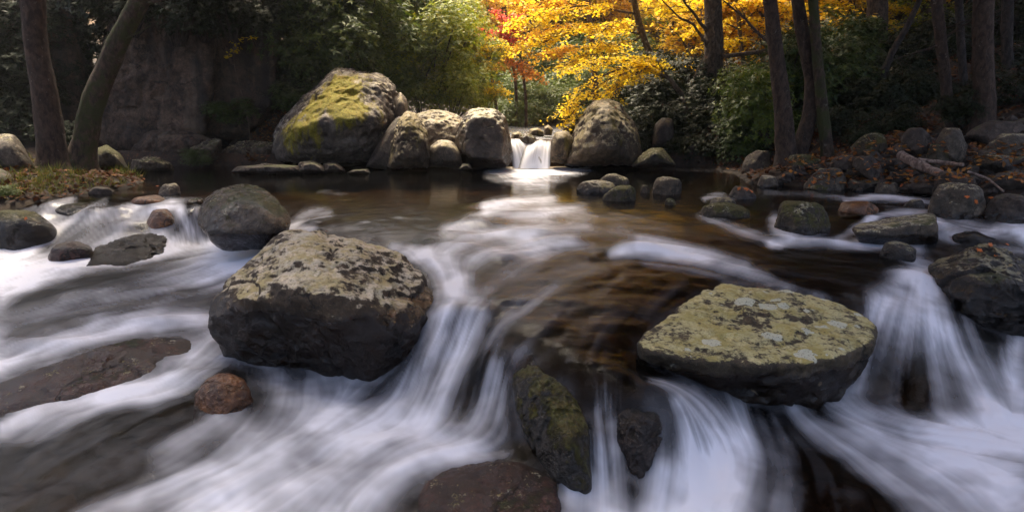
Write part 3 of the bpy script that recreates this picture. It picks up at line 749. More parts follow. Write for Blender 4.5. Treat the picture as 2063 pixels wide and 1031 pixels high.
# near boulders
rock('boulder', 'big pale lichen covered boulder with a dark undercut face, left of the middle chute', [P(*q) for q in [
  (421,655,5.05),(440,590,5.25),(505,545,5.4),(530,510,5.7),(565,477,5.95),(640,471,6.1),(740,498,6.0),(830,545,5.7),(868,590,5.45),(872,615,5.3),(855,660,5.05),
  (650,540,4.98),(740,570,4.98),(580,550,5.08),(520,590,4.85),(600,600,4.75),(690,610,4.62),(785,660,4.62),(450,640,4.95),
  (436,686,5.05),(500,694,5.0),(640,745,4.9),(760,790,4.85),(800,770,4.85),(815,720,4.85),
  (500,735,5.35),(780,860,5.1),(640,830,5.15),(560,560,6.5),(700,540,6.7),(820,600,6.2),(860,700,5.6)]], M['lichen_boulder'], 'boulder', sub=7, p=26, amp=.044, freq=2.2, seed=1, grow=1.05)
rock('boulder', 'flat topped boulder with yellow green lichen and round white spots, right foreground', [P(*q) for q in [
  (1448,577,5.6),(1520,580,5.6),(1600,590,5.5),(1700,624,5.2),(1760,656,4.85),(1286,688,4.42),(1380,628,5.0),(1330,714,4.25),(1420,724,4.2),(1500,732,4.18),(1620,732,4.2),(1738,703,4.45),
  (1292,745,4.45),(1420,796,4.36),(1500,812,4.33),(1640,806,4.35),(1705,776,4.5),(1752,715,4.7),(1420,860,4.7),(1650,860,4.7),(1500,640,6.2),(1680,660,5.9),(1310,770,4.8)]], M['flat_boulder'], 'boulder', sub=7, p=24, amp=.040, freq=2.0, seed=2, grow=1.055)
rock('rock', 'dark mossy stone standing tilted between two chutes at bottom centre', [S(*q) for q in [
  (1030,752,.0),(1045,733,-.02),(1068,730,-.02),(1122,760,.0),(1150,810,.02),(1185,850,.03),(1188,925,.03),(1160,945,.04),(1085,890,.04),(1040,815,.03),(1080,790,.17),(1110,820,.22),(1145,870,.22),(1140,910,.18),
  (1070,765,.12),(1070,760,-.45),(1170,870,-.35),(1190,1000,-.04),(1110,960,.0),(1050,860,-.05),(1120,800,-.4)]], M['dark_moss'], sub=6, p=14, amp=.07, seed=3, grow=1.05)
rock('rock', 'small wet brown stone with a veil of water running off its right side', [S(*q) for q in [
  (1240,830,.02),(1262,808,.02),(1310,804,.0),(1350,815,-.06),(1365,850,-.10),(1246,880,.04),(1272,925,.06),(1310,935,.03),(1340,905,-.05),(1300,845,.13),(1285,875,.15),(1290,970,.0),(1340,900,-.35),(1260,860,-.3)]], M['wet_brown'], sub=6, p=13, amp=.08, seed=4, grow=1.05)
rock('rock', 'low reddish rock with a dark mossy face at the bottom edge', [S(*q) for q in [
  (838,1000,.02),(870,958,.05),(930,930,.06),(1050,928,.06),(1122,965,.04),(1135,1010,.02),(880,1000,.09),(1000,975,.11),(1090,1000,.09),(860,1090,.02),(1000,1100,.04),(1120,1090,.02),(850,1150,-.1),(1120,1150,-.1),(980,920,-.4),(900,940,-.3),(1090,945,-.3)]], M['red_wet'], sub=6, p=14, amp=.035, seed=5, grow=1.04)
rock('rock', 'rounded rust brown rock breaking the dark water below the lichen boulder', stone_pts(362, 500, 750, 838, seed=6, deep=.8), M['rust_wet'], sub=6, p=10, amp=.04, seed=6)
rock('rock', 'long wet red brown slab sloping out of the foam at the left edge', [S(*q) for q in [
  (55,745,.20),(200,698,.22),(275,675,.22),(305,690,.16),(390,672,.06),(-80,790,.12),(-80,840,.05),(60,800,.10),(200,768,.10),(300,738,.08),(400,700,.02),(60,860,-.1),(200,820,-.12),(330,770,-.12),(420,700,-.2),(-80,880,-.1),(250,690,-.35),(60,760,-.3)]], M['red_wet'], sub=6, p=16, amp=.045, seed=7)
rock('boulder', 'dark wet boulder with red fallen leaves on top at the right edge', [P(*q) for q in [
  (1868,532,6.2),(1920,515,6.3),(2000,492,6.2),(2063,540,5.9),(2140,580,5.7),(1900,580,5.7),(1940,620,5.4),(2000,660,5.2),(2060,660,5.2),(2150,680,5.2),(1960,560,5.55),(2050,570,5.4),(1980,700,5.4),(2100,720,5.4),(2000,540,7.0),(2120,600,6.8),(1890,600,6.4)]], M['black_rock'], 'boulder', sub=7, p=18, amp=.06, freq=2.6, seed=8, grow=1.04)
rock('boulder', 'rounded wet brown boulder with a shiny right shoulder in the left of the pool', [P(*q) for q in [
  (392,440,7.5),(405,405,7.6),(430,380,7.9),(480,368,8.1),(530,372,8.0),(565,405,7.7),(590,440,7.3),(585,460,7.1),(520,470,6.85),(420,470,6.95),(480,400,7.2),(530,410,7.1),(430,420,7.1),(450,510,7.2),(560,500,7.2),(480,410,8.7),(560,440,8.3),(420,440,8.3)]], M['wet_brown'], 'boulder', sub=6, p=14, amp=.03, seed=9, grow=1.03)
# rocks of the left rapids
rock('rock', 'mossy rock with yellow leaves at the left edge beside the small cascade', stone_pts(-60, 80, 424, 505, seed=21, deep=.9), M['mossy_stone'], sub=5, seed=21)
rock('rock', 'small rust and black rock above the dripping ledge in the left cascade', stone_pts(278, 352, 424, 462, seed=22, deep=.8), M['rust_wet'], sub=5, seed=22)
rock('rock', 'yellow mossy ledge with thin threads of water dripping over its rim', [S(*q) for q in [
  (195,497,.02),(240,482,.05),(300,468,.06),(332,475,.02),(178,512,.0),(240,498,.03),(310,482,.03),(240,545,-.1),(175,540,-.1),(325,520,-.1),(285,470,-.5),(200,480,-.3)]], M['mossy_stone'], sub=6, seed=23, p=30, amp=.09)
rock('rock', 'low dark rock under the lip of the left cascade', stone_pts(90, 175, 414, 436, seed=24), M['wet_brown'], sub=5, seed=24)
rock('rock', 'brown rock wedged against the rounded boulder beside a short fall', stone_pts(352, 412, 398, 455, seed=25, deep=1.), M['wet_brown'], sub=5, seed=25)
rock('rock', 'dark wedge of rock parting the foam below the left cascade', stone_pts(70, 165, 494, 528, seed=26), M['red_wet'], sub=5, seed=26)
rock('rock', 'small pale stone with a yellow leaf in the still water at left', stone_pts(311, 356, 371, 394, seed=27), M['pale_far'], sub=5, seed=27, amp=.06)
rock('rock', 'smooth dark rock sunk under brown water at the lip of the left pool', stone_pts(240, 330, 398, 414, seed=28), M['rust_wet'], sub=5, seed=28)
# pool stones, right of centre
PS = [
 ('pale flat stone lying in front of the waterfall pool', 1160, 1252, 366, 392, 'pale_far', 31, {}),
 ('flat brown stone behind the pale flat one in the pool', 1206, 1276, 352, 373, 'river_brown', 32, {}),
 ('dark wedge shaped stone in front of the pale flat one', 1213, 1290, 373, 407, 'mossy_stone', 33, {'skew': .25}),
 ('small dark stone between the wedge stone and the round one', 1290, 1312, 374, 390, 'river_brown', 34, {}),
 ('round brown stone alone in the pool right of the flat stones', 1316, 1382, 357, 393, 'river_brown', 35, {'skew': .1}),
 ('dark pyramid shaped stone with an orange leaf on its top', 1474, 1532, 375, 402, 'bank_stone', 36, {'skew': -.2, 'flat': 1.}),
 ('small jagged dark stone above the low mossy one', 1432, 1492, 399, 418, 'black_rock', 37, {}),
 ('low pale mossy stone awash in the right rapids', 1420, 1530, 412, 440, 'mossy_stone', 38, {'skew': -.2}),
 ('tiny stone poking out of the water in mid stream', 1340, 1366, 400, 414, 'mossy_stone', 39, {}),
 ('mossy square stone with a little fall at its foot', 1575, 1697, 411, 474, 'mossy_stone', 40, {'skew': -.12, 'flat': .6}),
 ('round grey lichen boulder with three orange leaves near the right edge', 1897, 2018, 370, 442, 'river_grey', 42, {'flat': .8}),
 ('dark grey boulder at the right edge beside the round leafy one', 2010, 2110, 392, 452, 'bank_stone', 43, {}),
 ('low yellow mossy stone behind the big dark boulder', 1935, 2012, 468, 498, 'mossy_stone', 44, {}),
 ('small black wet stone just above the right hand fall', 1785, 1868, 494, 526, 'black_rock', 45, {}),
 ('little dark stone splashed by the rapid at upper right', 1830, 1875, 403, 420, 'black_rock', 46, {}),
 ('pale stone rising from the pool beside the gravel bank', 1530, 1577, 354, 379, 'pale_far', 47, {}),
 ('rusty stone under the water above the long slab', 1700, 1790, 408, 432, 'rust_wet', 48, {}),
]
for lb, a, b_, c, d, m, sd, kw in PS:
    big = (b_ - a) > 90
    rock('stone', lb, stone_pts(a, b_, c, d, seed=sd, **kw), M[m], 'stone', sub=6 if big else 5, seed=sd, p=14, amp=.04)
rock('stone', 'long grey brown slab with a straight dark edge in the right rapids', [P(*q) for q in [
  (1714,458,7.1),(1730,450,7.3),(1800,440,7.5),(1870,428,7.6),(1886,432,7.5),(1888,474,6.95),(1840,452,6.95),(1760,462,6.9),(1725,470,6.85),(1880,450,6.95),(1800,478,6.85),(1730,490,7.0),(1885,500,7.1),(1740,470,7.6),(1880,450,7.9)]], M['river_brown'], 'stone', sub=6, p=24, amp=.025, seed=41)
# sunken stones seen through the water
for lb, a, b_, c, d, m, sd in [
  ('amber stone under clear water right behind the lichen boulder', 690, 770, 448, 485, 'rust_wet', 51),
  ('grey stone under clear water beside the breaking rapids', 820, 880, 455, 478, 'river_grey', 52),
  ('orange brown stone under the pool left of the first white wave', 880, 940, 424, 440, 'rust_wet', 53),
  ('mossy ledge running under water from the flat boulder', 1290, 1440, 590, 670, 'mossy_stone', 54),
  ('brown stone under the smooth water above the tilted mossy stone', 1010, 1090, 690, 740, 'rust_wet', 55),
  ('dark reddish rock under the thin foam at bottom right', 1600, 1850, 935, 1040, 'red_wet', 56),
  ('dark sunken stone in mid rapids left of the black eddy', 1500, 1640, 500, 545, 'river_brown', 57)]:
    p_ = stone_pts(a, b_, c, d, seed=sd, sink=.2)
    top = max(q.z for q in p_)
    lift = max(0, top - float(WZ(p_[0].x, p_[0].y)[0]) + .03)
    rock('stone', lb, [q - Vector((0, 0, lift)) for q in p_], M[m], 'stone', sub=5, seed=sd, p=10)

for o in list(bpy.data.objects):
    for key, dz in (('rounded rust brown', .06), ('long wet red brown slab', .025), ('low reddish rock', .015), ('small wet brown stone', .05), ('yellow mossy ledge', .01)):
        if o.get('label', '').startswith(key): o.location.z -= dz

# far boulders around the waterfall
rock('boulder', 'giant grey boulder streaked with bright yellow moss left of the waterfall', outline(
  [(552,300),(560,250),(600,220),(650,160),(672,142),(745,142),(785,160),(802,190),(808,235),(790,280),(745,335),(640,338),(570,332)], 14.4, 2.4, lean=.8,
  extra=[(700,150,15.8),(600,255,13.2),(690,240,13.1),(760,240,13.4),(640,300,13.2)]), M['giant'], 'boulder', sub=7, p=26, amp=.042, freq=2.8, seed=61, grow=1.03)
rock('boulder', 'narrow upright slab leaning on the right shoulder of the giant mossy boulder', outline([(788,262),(795,200),(806,184),(820,200),(824,240),(815,270)], 14.6, .9), M['pale_far'], 'boulder', sub=5, seed=62, p=18)
rock('boulder', 'smooth grey leaning slab with a line of red leaves in its crack', outline([(735,338),(760,290),(790,245),(806,232),(815,250),(800,300),(790,343)], 13.5, .7, lean=.4), M['bank_stone'], 'boulder', sub=5, seed=63, p=20)
rock('boulder', 'wedge shaped grey boulder with white lichen in front of the giant one', outline([(780,343),(790,290),(805,240),(820,224),(840,232),(862,265),(868,320),(860,342)], 13.3, 1.1, lean=.3), M['brown_far'], 'boulder', sub=6, seed=64, p=30, amp=.05)
rock('boulder', 'broad pale smooth boulder behind the wedge shaped one', outline([(830,300),(836,232),(870,222),(910,226),(938,245),(945,300),(930,330),(840,330)], 14.8, 1.6, lean=.5), M['pale_far'], 'boulder', sub=6, seed=65, p=22, amp=.045)
rock('boulder', 'low pale block between the wedge boulder and the square one', outline([(860,338),(864,296),(885,281),(912,284),(930,306),(935,338)], 13.5, .8), M['pale_far'], 'boulder', sub=5, seed=66, p=14)
rock('boulder', 'squarish brown boulder with a shiny cap at the left side of the waterfall', outline([(920,300),(922,262),(940,232),(962,221),(996,222),(1016,240),(1027,275),(1030,325),(1020,337),(940,337)], 13.7, 1.3, front=.7, back=.7, lean=.2), rock_mat('square_boulder', (.055, .034, .020), (.18, .125, .082), lich=.30, ls=3.5, moss=.44, mc=(.12, .09, .014), ms=2.4, mup=.02, wet=.32, rough=.55, bump=.7, pscale=(1, 1, .4), gloss_top=.2), 'boulder', sub=6, seed=67, p=28, amp=.05, grow=1.03)
rock('boulder', 'upright brown stone at the right lip of the waterfall', outline([(1106,328),(1108,290),(1118,266),(1145,262),(1158,282),(1152,325),(1140,332)], 13.9, .7), M['brown_far'], 'boulder', sub=5, seed=68)
rock('boulder', 'large brown mossy boulder under the yellow branch right of the waterfall', outline([(1142,330),(1150,292),(1178,230),(1198,204),(1222,200),(1248,212),(1275,250),(1292,300),(1290,335),(1200,337)], 13.9, 1.8, lean=.5, extra=[(1215,215,15.2),(1235,300,12.9)]), M['brown_far'], 'boulder', sub=6, seed=69, p=32, amp=.05, grow=1.03)
rock('boulder', 'low dome shaped mossy boulder at the right end of the rock dam', outline([(1268,337),(1285,315),(1310,298),(1335,297),(1352,315),(1367,334),(1320,340)], 13.4, 1.0), M['mossy_stone'], 'boulder', sub=6, seed=70, p=10)
rock('boulder', 'dim boulder in deep shade behind the dome shaped one', outline([(1312,300),(1318,250),(1335,236),(1356,240),(1362,290),(1345,310)], 14.8, .9), M['bank_stone'], 'boulder', sub=5, seed=71)
for i, (lb, pl, Y) in enumerate([
  ('dark wet rock splitting the waterfall at its lip', [(1040,292),(1045,272),(1062,266),(1080,276),(1082,294),(1060,300)], 14.35),
  ('small stone on the lip above the left chute of the waterfall', [(1028,282),(1032,268),(1046,265),(1056,274),(1050,284)], 14.8),
  ('rounded stone in the upper stream behind the waterfall lip', [(1062,272),(1068,260),(1084,257),(1098,266),(1096,275)], 15.6),
  ('pale upright stone above the right chute of the waterfall', [(1094,272),(1096,256),(1104,251),(1114,260),(1112,274)], 15.2),
  ('knobbly stone perched between waterfall and mossy boulder', [(1132,270),(1136,252),(1148,247),(1160,256),(1158,274)], 14.5)]):
    rock('stone', lb, outline(pl, Y, .5), M['brown_far'] if i else M['wet_brown'], 'stone', sub=5, seed=72 + i)
# low ledges at the far waterline
for i, (lb, pl, Y) in enumerate([
  ('long flat ledge at the waterline in front of the giant boulder', [(468,347),(480,336),(540,332),(600,334),(610,346),(540,352)], 12.9),
  ('humped low ledge next to the long flat one', [(596,347),(606,328),(632,325),(652,336),(658,348)], 12.95),
  ('small mossy rock at the foot of the giant boulder', [(648,346),(655,330),(676,328),(690,338),(695,346)], 13.1),
  ('thin slab at the waterline below the leaning slab', [(700,348),(712,342),(740,341),(745,349)], 12.9),
  ('little rock at the foot of the square boulder', [(925,340),(932,332),(945,331),(950,340)], 13.2),
  ('low dark ledge under the brown cliff', [(262,345),(270,322),(310,318),(345,330),(348,346)], 13.6),
  ('dark rock tucked under the foot of the cliff', [(372,330),(384,300),(420,282),(445,284),(440,320),(420,335)], 14.6),
  ('dark mossy rock in the shade left of the giant boulder', [(425,338),(450,300),(510,285),(560,290),(565,335),(500,342)], 14.9)]):
    rock('rock', lb, outline(pl, Y, .8), M['bank_stone' if i < 5 else 'river_brown'], 'rock', sub=6, seed=80 + i, p=28, amp=.09)
rock('cliff', 'tall brown cliff face stained with dark streaks at upper left', outline(
  [(180,325),(185,240),(205,120),(235,-60),(462,-60),(452,60),(436,200),(422,262),(410,285),(360,300),(280,322)], 16.0, 2.6, front=.85, back=.9, lean=.5,
  extra=[(200,300,15.0),(425,100,14.9),(415,262,14.8),(300,290,14.8),(240,20,15.4)]), M['cliff'], 'cliff', sub=7, p=40, amp=.030, freq=3.4, seed=91)
rock('cliff', 'smaller cliff face set back behind the crack at the right of the tall one', outline([(405,290),(410,100),(415,-60),(540,-60),(566,90),(552,230),(505,290)], 16.3, 2.2, front=.85, back=.9, lean=.3), M['cliff'], 'cliff', sub=6, p=40, amp=.035, freq=3, seed=97)
rock('boulder', 'overhanging lip of rock at the foot of the tall cliff', outline([(250,300),(300,262),(380,262),(425,280),(415,312),(330,330),(270,325)], 14.9, .9), M['cliff'], 'boulder', sub=6, p=24, amp=.05, seed=99)
rock('cliff', 'dark rock wall in shade behind the two left trunks', outline([(-180,330),(-160,100),(-60,-40),(150,-40),(190,120),(200,320)], 17.4, 2.5, front=.8, back=.9), M['cliff'], 'cliff', sub=6, p=20, amp=.03, seed=92)
rock('boulder', 'grey lichen boulder at the left edge behind the leafy bank', outline([(-70,350),(-60,290),(-10,268),(30,270),(55,300),(78,345),(20,362)], 10.6, 1.1), M['river_grey'], 'boulder', sub=6, p=14, seed=93, amp=.03)
rock('boulder', 'dark lichen rock at the left edge below the grey boulder', outline([(-60,420),(-50,350),(0,336),(25,350),(40,385),(25,415)], 9.5, .8), M['bank_stone'], 'boulder', sub=5, seed=94)
rock('stone', 'flat grey stone at the water edge of the leafy bank', stone_pts(165, 216, 376, 397, seed=95, z=.0), M['bank_stone'], 'stone', sub=5, seed=95)
rock('stone', 'mossy leaf strewn rock behind the leaning trunk', outline([(180,345),(190,300),(215,290),(245,312),(262,345)], 12.0, .9), M['mossy_stone'], 'stone', sub=5, seed=96)

tag(rock('slope', None, outline([(425,345),(450,300),(520,245),(590,205),(650,150),(720,130),(760,340)], 15.7, 2.2, lean=1.6), bpy.data.materials['ground_soil'], None, sub=6, p=14, seed=98, amp=.05), kind='structure')

build_water()

# ------------------------------------------------------------------ far waterfall and upper stream
def waterfall():
    b = NB('falling_water')
    fo = b.n('ShaderNodeAttribute', attribute_name='foam').outputs['Fac']
    tr = b.n('ShaderNodeBsdfTransparent', {0: (.7, .65, .55)})
    df = b.n('ShaderNodeBsdfPrincipled', {'Base Color': (.86, .86, .90), 'Roughness': .5})
    m = b.surf(b.n('ShaderNodeMixShader', {0: fo, 1: tr.outputs[0], 2: df.outputs[0]}).outputs[0])
    V, fm, Fs = [], [], []
    rs = np.random.RandomState(5)
    nu, nv = 70, 44
    for (ta, tb, ya, yb, ba, bb, sw, yo) in ((1024, 1060, 277, 285, 1032, 1100, 1.5, 0.), (1063, 1111, 286, 281, 1044, 1109, 1.3, -.07)):
        s1 = sum(np.interp(np.linspace(0, m, nu), np.arange(m + 1), rs.rand(m + 1)) * w_ for m, w_ in ((5, .5), (13, .35), (34, .3))) - .57
        o_ = len(V)
        for j in range(nv):
            t = j / (nv - 1)
            for i in range(nu):
                u = i / (nu - 1)
                y0 = ya + (yb - ya) * u + 2 * math.sin(u * 9)
                px = (ta + (tb - ta) * u) * (1 - t) + (ba + (bb - ba) * u) * t
                V.append(P(px, y0 + (340 - y0) * t ** sw, 14.35 - .62 * t ** .55 + yo - .05 * math.sin(u * 8) * t))
                k = .78 + 1.6 * s1[i] * (1 - .5 * t) + .38 * t * t
                k *= min(1, .25 + 3.5 * t) * min(1, u * 9) * min(1, (1 - u) * 9)
                fm.append(min(1, max(0.0, k)))
        idx = np.arange(nu * nv).reshape(nv, nu) + o_
        Fs.append(np.stack([idx[:-1, :-1], idx[1:, :-1], idx[1:, 1:], idx[:-1, 1:]], -1).reshape(-1, 4))
    tag(link('waterfall', mesh_np('waterfall', [v[:] for v in V], np.concatenate(Fs), m, attrs={'foam': fm})), kind='structure')
    V = np.array([(-1.3, 14.3, .575), (1.6, 14.3, .575), (2.6, 22, .6), (-1.6, 22, .6)])
    wm = bpy.data.materials['creek_water']
    tag(link('upper_stream', mesh_np('upper_stream', V, [[0, 1, 2, 3]], wm, attrs={'foam': [.25, .25, .05, .05]})), kind='structure')
waterfall()

# ------------------------------------------------------------------ stones of the right bank
BANK = [
 ('big pale grey rock on the gravel bank in front of the slim trunk', 1642, 1722, 322, 382, 'river_grey'),
 ('brown hump backed rock on the right bank behind the big pale one', 1738, 1792, 303, 342, 'bank_stone'),
 ('flat topped dark slab lying behind the gravel beside the slim trunk', 1692, 1745, 310, 336, 'bank_stone'),
 ('yellowish lichen slab between the feet of the three trunks', 1600, 1660, 309, 332, 'mossy_stone'),
 ('small mossy stone in the shallows below the big pale rock', 1640, 1680, 366, 384, 'mossy_stone'),
 ('smooth pale oval stone at the edge of the gravel', 1718, 1756, 361, 380, 'river_grey'),
 ('white veined stone at the waterline of the gravel bank', 1780, 1822, 366, 386, 'river_grey'),
 ('rough dark square stone at the waterline of the gravel bank', 1822, 1846, 367, 384, 'bank_stone'),
 ('leaning dark slab below the fallen log', 1850, 1905, 350, 382, 'bank_stone'),
 ('large dark rock with a twig across it under the right hand trunks', 1912, 1985, 335, 382, 'bank_stone'),
 ('grey boulder high on the slope between the two right trunks', 1905, 1962, 236, 300, 'river_grey'),
 ('dark flat topped boulder high at the right edge', 1995, 2090, 232, 275, 'bank_stone'),
 ('big dim boulder at the right edge of the slope', 2020, 2120, 250, 320, 'river_grey'),
 ('black rounded boulder in the shade below the dim one', 2000, 2100, 300, 345, 'black_rock'),
 ('grey boulder behind the foot of the thick right trunk', 1982, 2030, 292, 330, 'bank_stone'),
 ('low broad rock at the right edge above the dark boulder', 2020, 2110, 335, 385, 'bank_stone'),
 ('tilted mossy slab on the dark slope behind the gravel', 1738, 1800, 250, 310, 'mossy_stone'),
 ('shaded rock on the slope left of the slender right trunk', 1840, 1890, 245, 290, 'bank_stone'),
 ('round mossy rock beside the slender right trunk', 1885, 1930, 285, 318, 'mossy_stone'),
 ('dark overhanging rock at the water edge left of the three trunks', 1508, 1560, 290, 338, 'river_brown'),
]
def on_bank(px, base):
    """the point of the ground seen at a photo position"""
    lo, hi = 6., 30.
    for _ in range(60):
        m = lo + (hi - lo) / 60
        q = P(px, base, m)
        if q.z < max(gz(q.x, q.y), -.02): break
        lo = m
    return P(px, base, lo)
for i, (lb, a, b_, c, d, m) in enumerate(BANK):
    q = on_bank((a + b_) / 2, d)
    rock('bank_rock', lb, stone_pts(a - 5, b_ + 5, c + (d - c) * (.30 if d - c > 35 else .15), d, z=q.z, seed=100 + i, deep=1.1, n=15, flat=[.75, 1.05, .9][i % 3], skew=[.2, -.25, 0, .3][i % 4]), M[m], 'rock', sub=5, seed=100 + i, p=30, amp=.05)
rb = random.Random(5)
base_st = []
for k in range(7):
    pts = []
    for i in range(11):
        a, e = rb.uniform(0, 6.28), rb.uniform(-1, 1)
        rr = math.sqrt(1 - e * e)
        pts.append(Vector((math.cos(a) * rr * rb.uniform(.8, 1.1), math.sin(a) * rr * .8, e * rb.uniform(.5, .75))))
    me, c = rock_mesh('gravel_stone', pts, M['bank_stone'], sub=4, p=30, amp=.04, seed=120 + k)
    base_st.append(me)
sl = random.Random(77)
for t in range(150):
    px, py = sl.uniform(1680, 2100), sl.uniform(190, 335)
    if py < 330 - (px - 1690) * .32: continue
    q = on_bank(px, py)
    s_ = sl.uniform(.09, .26)
    o = link('slope_stone', base_st[sl.randrange(7)])
    o.location = (q.x, q.y, gz(q.x, q.y) + s_ * .1)
    o.scale = (s_ * sl.uniform(1., 1.5), s_, s_ * sl.uniform(.7, 1.))
    o.rotation_euler = (sl.uniform(-.5, .5), sl.uniform(-.5, .5), sl.uniform(0, 6.28))
    tag(o, 'dark rock half buried in leaves on the right slope', 'rock', 'rocks scattered over the right slope')
cnt = 0
for t in range(2600):
    px, py = rb.uniform(1555, 2075), rb.uniform(318, 386)
    lim = 352 + (px - 1555) * .06
    if py > lim + 32 or (px < 1640 and py > 360): continue
    q = on_bank(px, py)
    s = rb.choice([.045, .055, .07, .08, .10, .13, .17]) * (1.0 if py > 335 else 1.1)
    o = link('bank_stone', base_st[rb.randrange(7)])
    o.location = (q.x, q.y, gz(q.x, q.y) + s * .25)
    o.scale = (s * rb.uniform(.85, 1.3), s, s * rb.uniform(.8, 1.05))
    o.rotation_euler = (rb.uniform(-.4, .4), rb.uniform(-.4, .4), rb.uniform(0, 6.28))
    tag(o, 'small grey brown stone among many on the right gravel bank', 'stone', 'stones on the right gravel bank')
    cnt += 1
    if cnt >= 280: break

# ------------------------------------------------------------------ foliage and wood builders
class Acc:
    def __init__(s): s.V, s.F, s.n = [], [], 0
    def add(s, V, Fc):
        V = np.asarray(V, float)
        s.V.append(V); s.F.append(np.asarray(Fc) + s.n); s.n += len(V)
    def tube(s, pts, rad, k=8, wob=0., seed=0):
        pts = np.array([q[:] for q in pts], float); rad = np.array(rad, float)
        m = len(pts)
        t = np.gradient(pts, axis=0); t /= np.linalg.norm(t, axis=1)[:, None] + 1e-9
        ref = np.array([0, 1, 0.]) if abs(t[0, 1]) < .8 else np.array([1., 0, 0])
        a = np.cross(t, ref); a /= np.linalg.norm(a, axis=1)[:, None] + 1e-9
        b = np.cross(t, a)
        th = np.arange(k) * 2 * np.pi / k
        V = pts[:, None] + rad[:, None, None] * (np.cos(th)[None, :, None] * a[:, None] + np.sin(th)[None, :, None] * b[:, None])
        V = V.reshape(-1, 3)
        if wob:
            c = np.repeat(pts, k, 0); R = np.repeat(rad, k)
            V = V + (V - c) * (wob * fbm(V / np.maximum(R.mean(), .01) * .8, seed, 4))[:, None]
        i = np.arange(m - 1)[:, None] * k; j = np.arange(k)[None]; j2 = (j + 1) % k
        s.add(V, np.stack([i + j, i + j2, i + k + j2, i + k + j], -1).reshape(-1, 4))
    def leaves(s, p, d, n, L, wd):
        """flat pointed leaves: base p, direction d, normal n, length L, width wd"""
        d = d / (np.linalg.norm(d, axis=1)[:, None] + 1e-9)
        sd = np.cross(d, n); sd /= np.linalg.norm(sd, axis=1)[:, None] + 1e-9
        L = np.broadcast_to(L, len(p))[:, None]; wd = np.broadcast_to(wd, len(p))[:, None]
        V = np.stack([p, p + d * L * .45 + sd * wd * .5, p + d * L, p + d * L * .45 - sd * wd * .5], 1).reshape(-1, 3)
        s.add(V, np.arange(len(p) * 4).reshape(-1, 4))
    def mesh(s, name, mat, smooth=True):
        return mesh_np(name, np.concatenate(s.V), np.concatenate(s.F), mat, smooth)

def empty(name, loc, label=None, cat=None, group=None):
    o = bpy.data.objects.new(name, None)
    COL.objects.link(o)
    o.location = loc
    return tag(o, label, cat, group)

def smooth_path(pts, n=14):
    q = np.array([x[:] for x in pts], float)
    t = np.linspace(0, 1, len(q)); tt = np.linspace(0, 1, n)
    r = np.stack([np.interp(tt, t, q[:, k]) for k in range(q.shape[1])], 1)
    for _ in range(2): r[1:-1] = (r[:-2] + 2 * r[1:-1] + r[2:]) / 4
    return r

def twigs_leaves(wood, leaf, path, rs, ntw, tl, lpt, ls, flat=.25, droop=.2, r0=.012):
    """side twigs along a limb, each carrying leaves in a flat spray"""
    m = len(path)
    for i in range(ntw):
        k = rs.uniform(.15, 1) * (m - 1); a = int(min(k, m - 2)); f = k - a
        p = path[a] * (1 - f) + path[a + 1] * f
        th = rs.uniform(0, 2 * np.pi)
        d = np.array([math.cos(th), math.sin(th), rs.uniform(-.25, .35)])
        d += .5 * (path[min(a + 2, m - 1)] - path[a]) / (np.linalg.norm(path[min(a + 2, m - 1)] - path[a]) + 1e-9)
        ln = tl * rs.uniform(.5, 1.2)
        q = np.stack([p + d * ln * u + np.array([0, 0, -droop * ln * u * u]) for u in np.linspace(0, 1, 5)])
        wood.tube(q, np.linspace(r0, r0 * .3, 5), 3)
        u = rs.uniform(.1, 1.05, lpt)
        c = p + d * ln * u[:, None] + np.array([0, 0, -droop * ln]) * (u ** 2)[:, None]
        c += rs.normal(0, 1, (lpt, 3)) * np.array([.13, .13, .13 * flat * 2]) * tl
        ld = rs.normal(0, 1, (lpt, 3)) * np.array([1, 1, .45]) + np.array([0, 0, -.25])
        nn = rs.normal(0, .45, (lpt, 3)) + np.array([0, 0, 1.])
        sz = ls * rs.uniform(.6, 1.3, lpt)
        leaf.leaves(c, ld, nn, sz, sz * .62)

MAT = {}
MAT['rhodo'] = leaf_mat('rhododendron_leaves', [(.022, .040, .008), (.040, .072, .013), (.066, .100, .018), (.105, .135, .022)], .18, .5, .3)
MAT['rhodo_shade'] = leaf_mat('shaded_evergreen_leaves', [(.008, .013, .004), (.015, .024, .006), (.030, .040, .009)], .15, .55, .22)  # leaf colour darkened to stand in for shade on the flanks
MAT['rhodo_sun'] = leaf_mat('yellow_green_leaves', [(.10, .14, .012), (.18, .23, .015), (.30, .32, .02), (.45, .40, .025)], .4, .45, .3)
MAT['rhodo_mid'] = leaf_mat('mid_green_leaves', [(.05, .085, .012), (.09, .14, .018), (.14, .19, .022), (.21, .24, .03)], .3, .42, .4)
MAT['yellow'] = leaf_mat('yellow_leaves', [(.84, .56, .015), (.91, .67, .03), (.94, .75, .06), (.86, .58, .02)], .55)
MAT['gold'] = leaf_mat('gold_leaves', [(.84, .47, .02), (.90, .58, .035), (.93, .66, .07), (.82, .42, .03)], .55)
MAT['orange'] = leaf_mat('orange_leaves', [(.66, .22, .03), (.78, .32, .05), (.84, .42, .07), (.68, .20, .05)], .5)
MAT['rust'] = leaf_mat('rust_leaves', [(.26, .10, .025), (.38, .17, .04), (.48, .25, .05)], .45)
MAT['red'] = leaf_mat('red_leaves', [(.60, .06, .04), (.72, .10, .07), (.66, .16, .08)], .5)
MAT['litter'] = leaf_mat('fallen_leaves', [(.06, .022, .010), (.14, .042, .014), (.10, .045, .018), (.26, .11, .02), (.05, .022, .012), (.13, .034, .014)], .1, .7, .2)
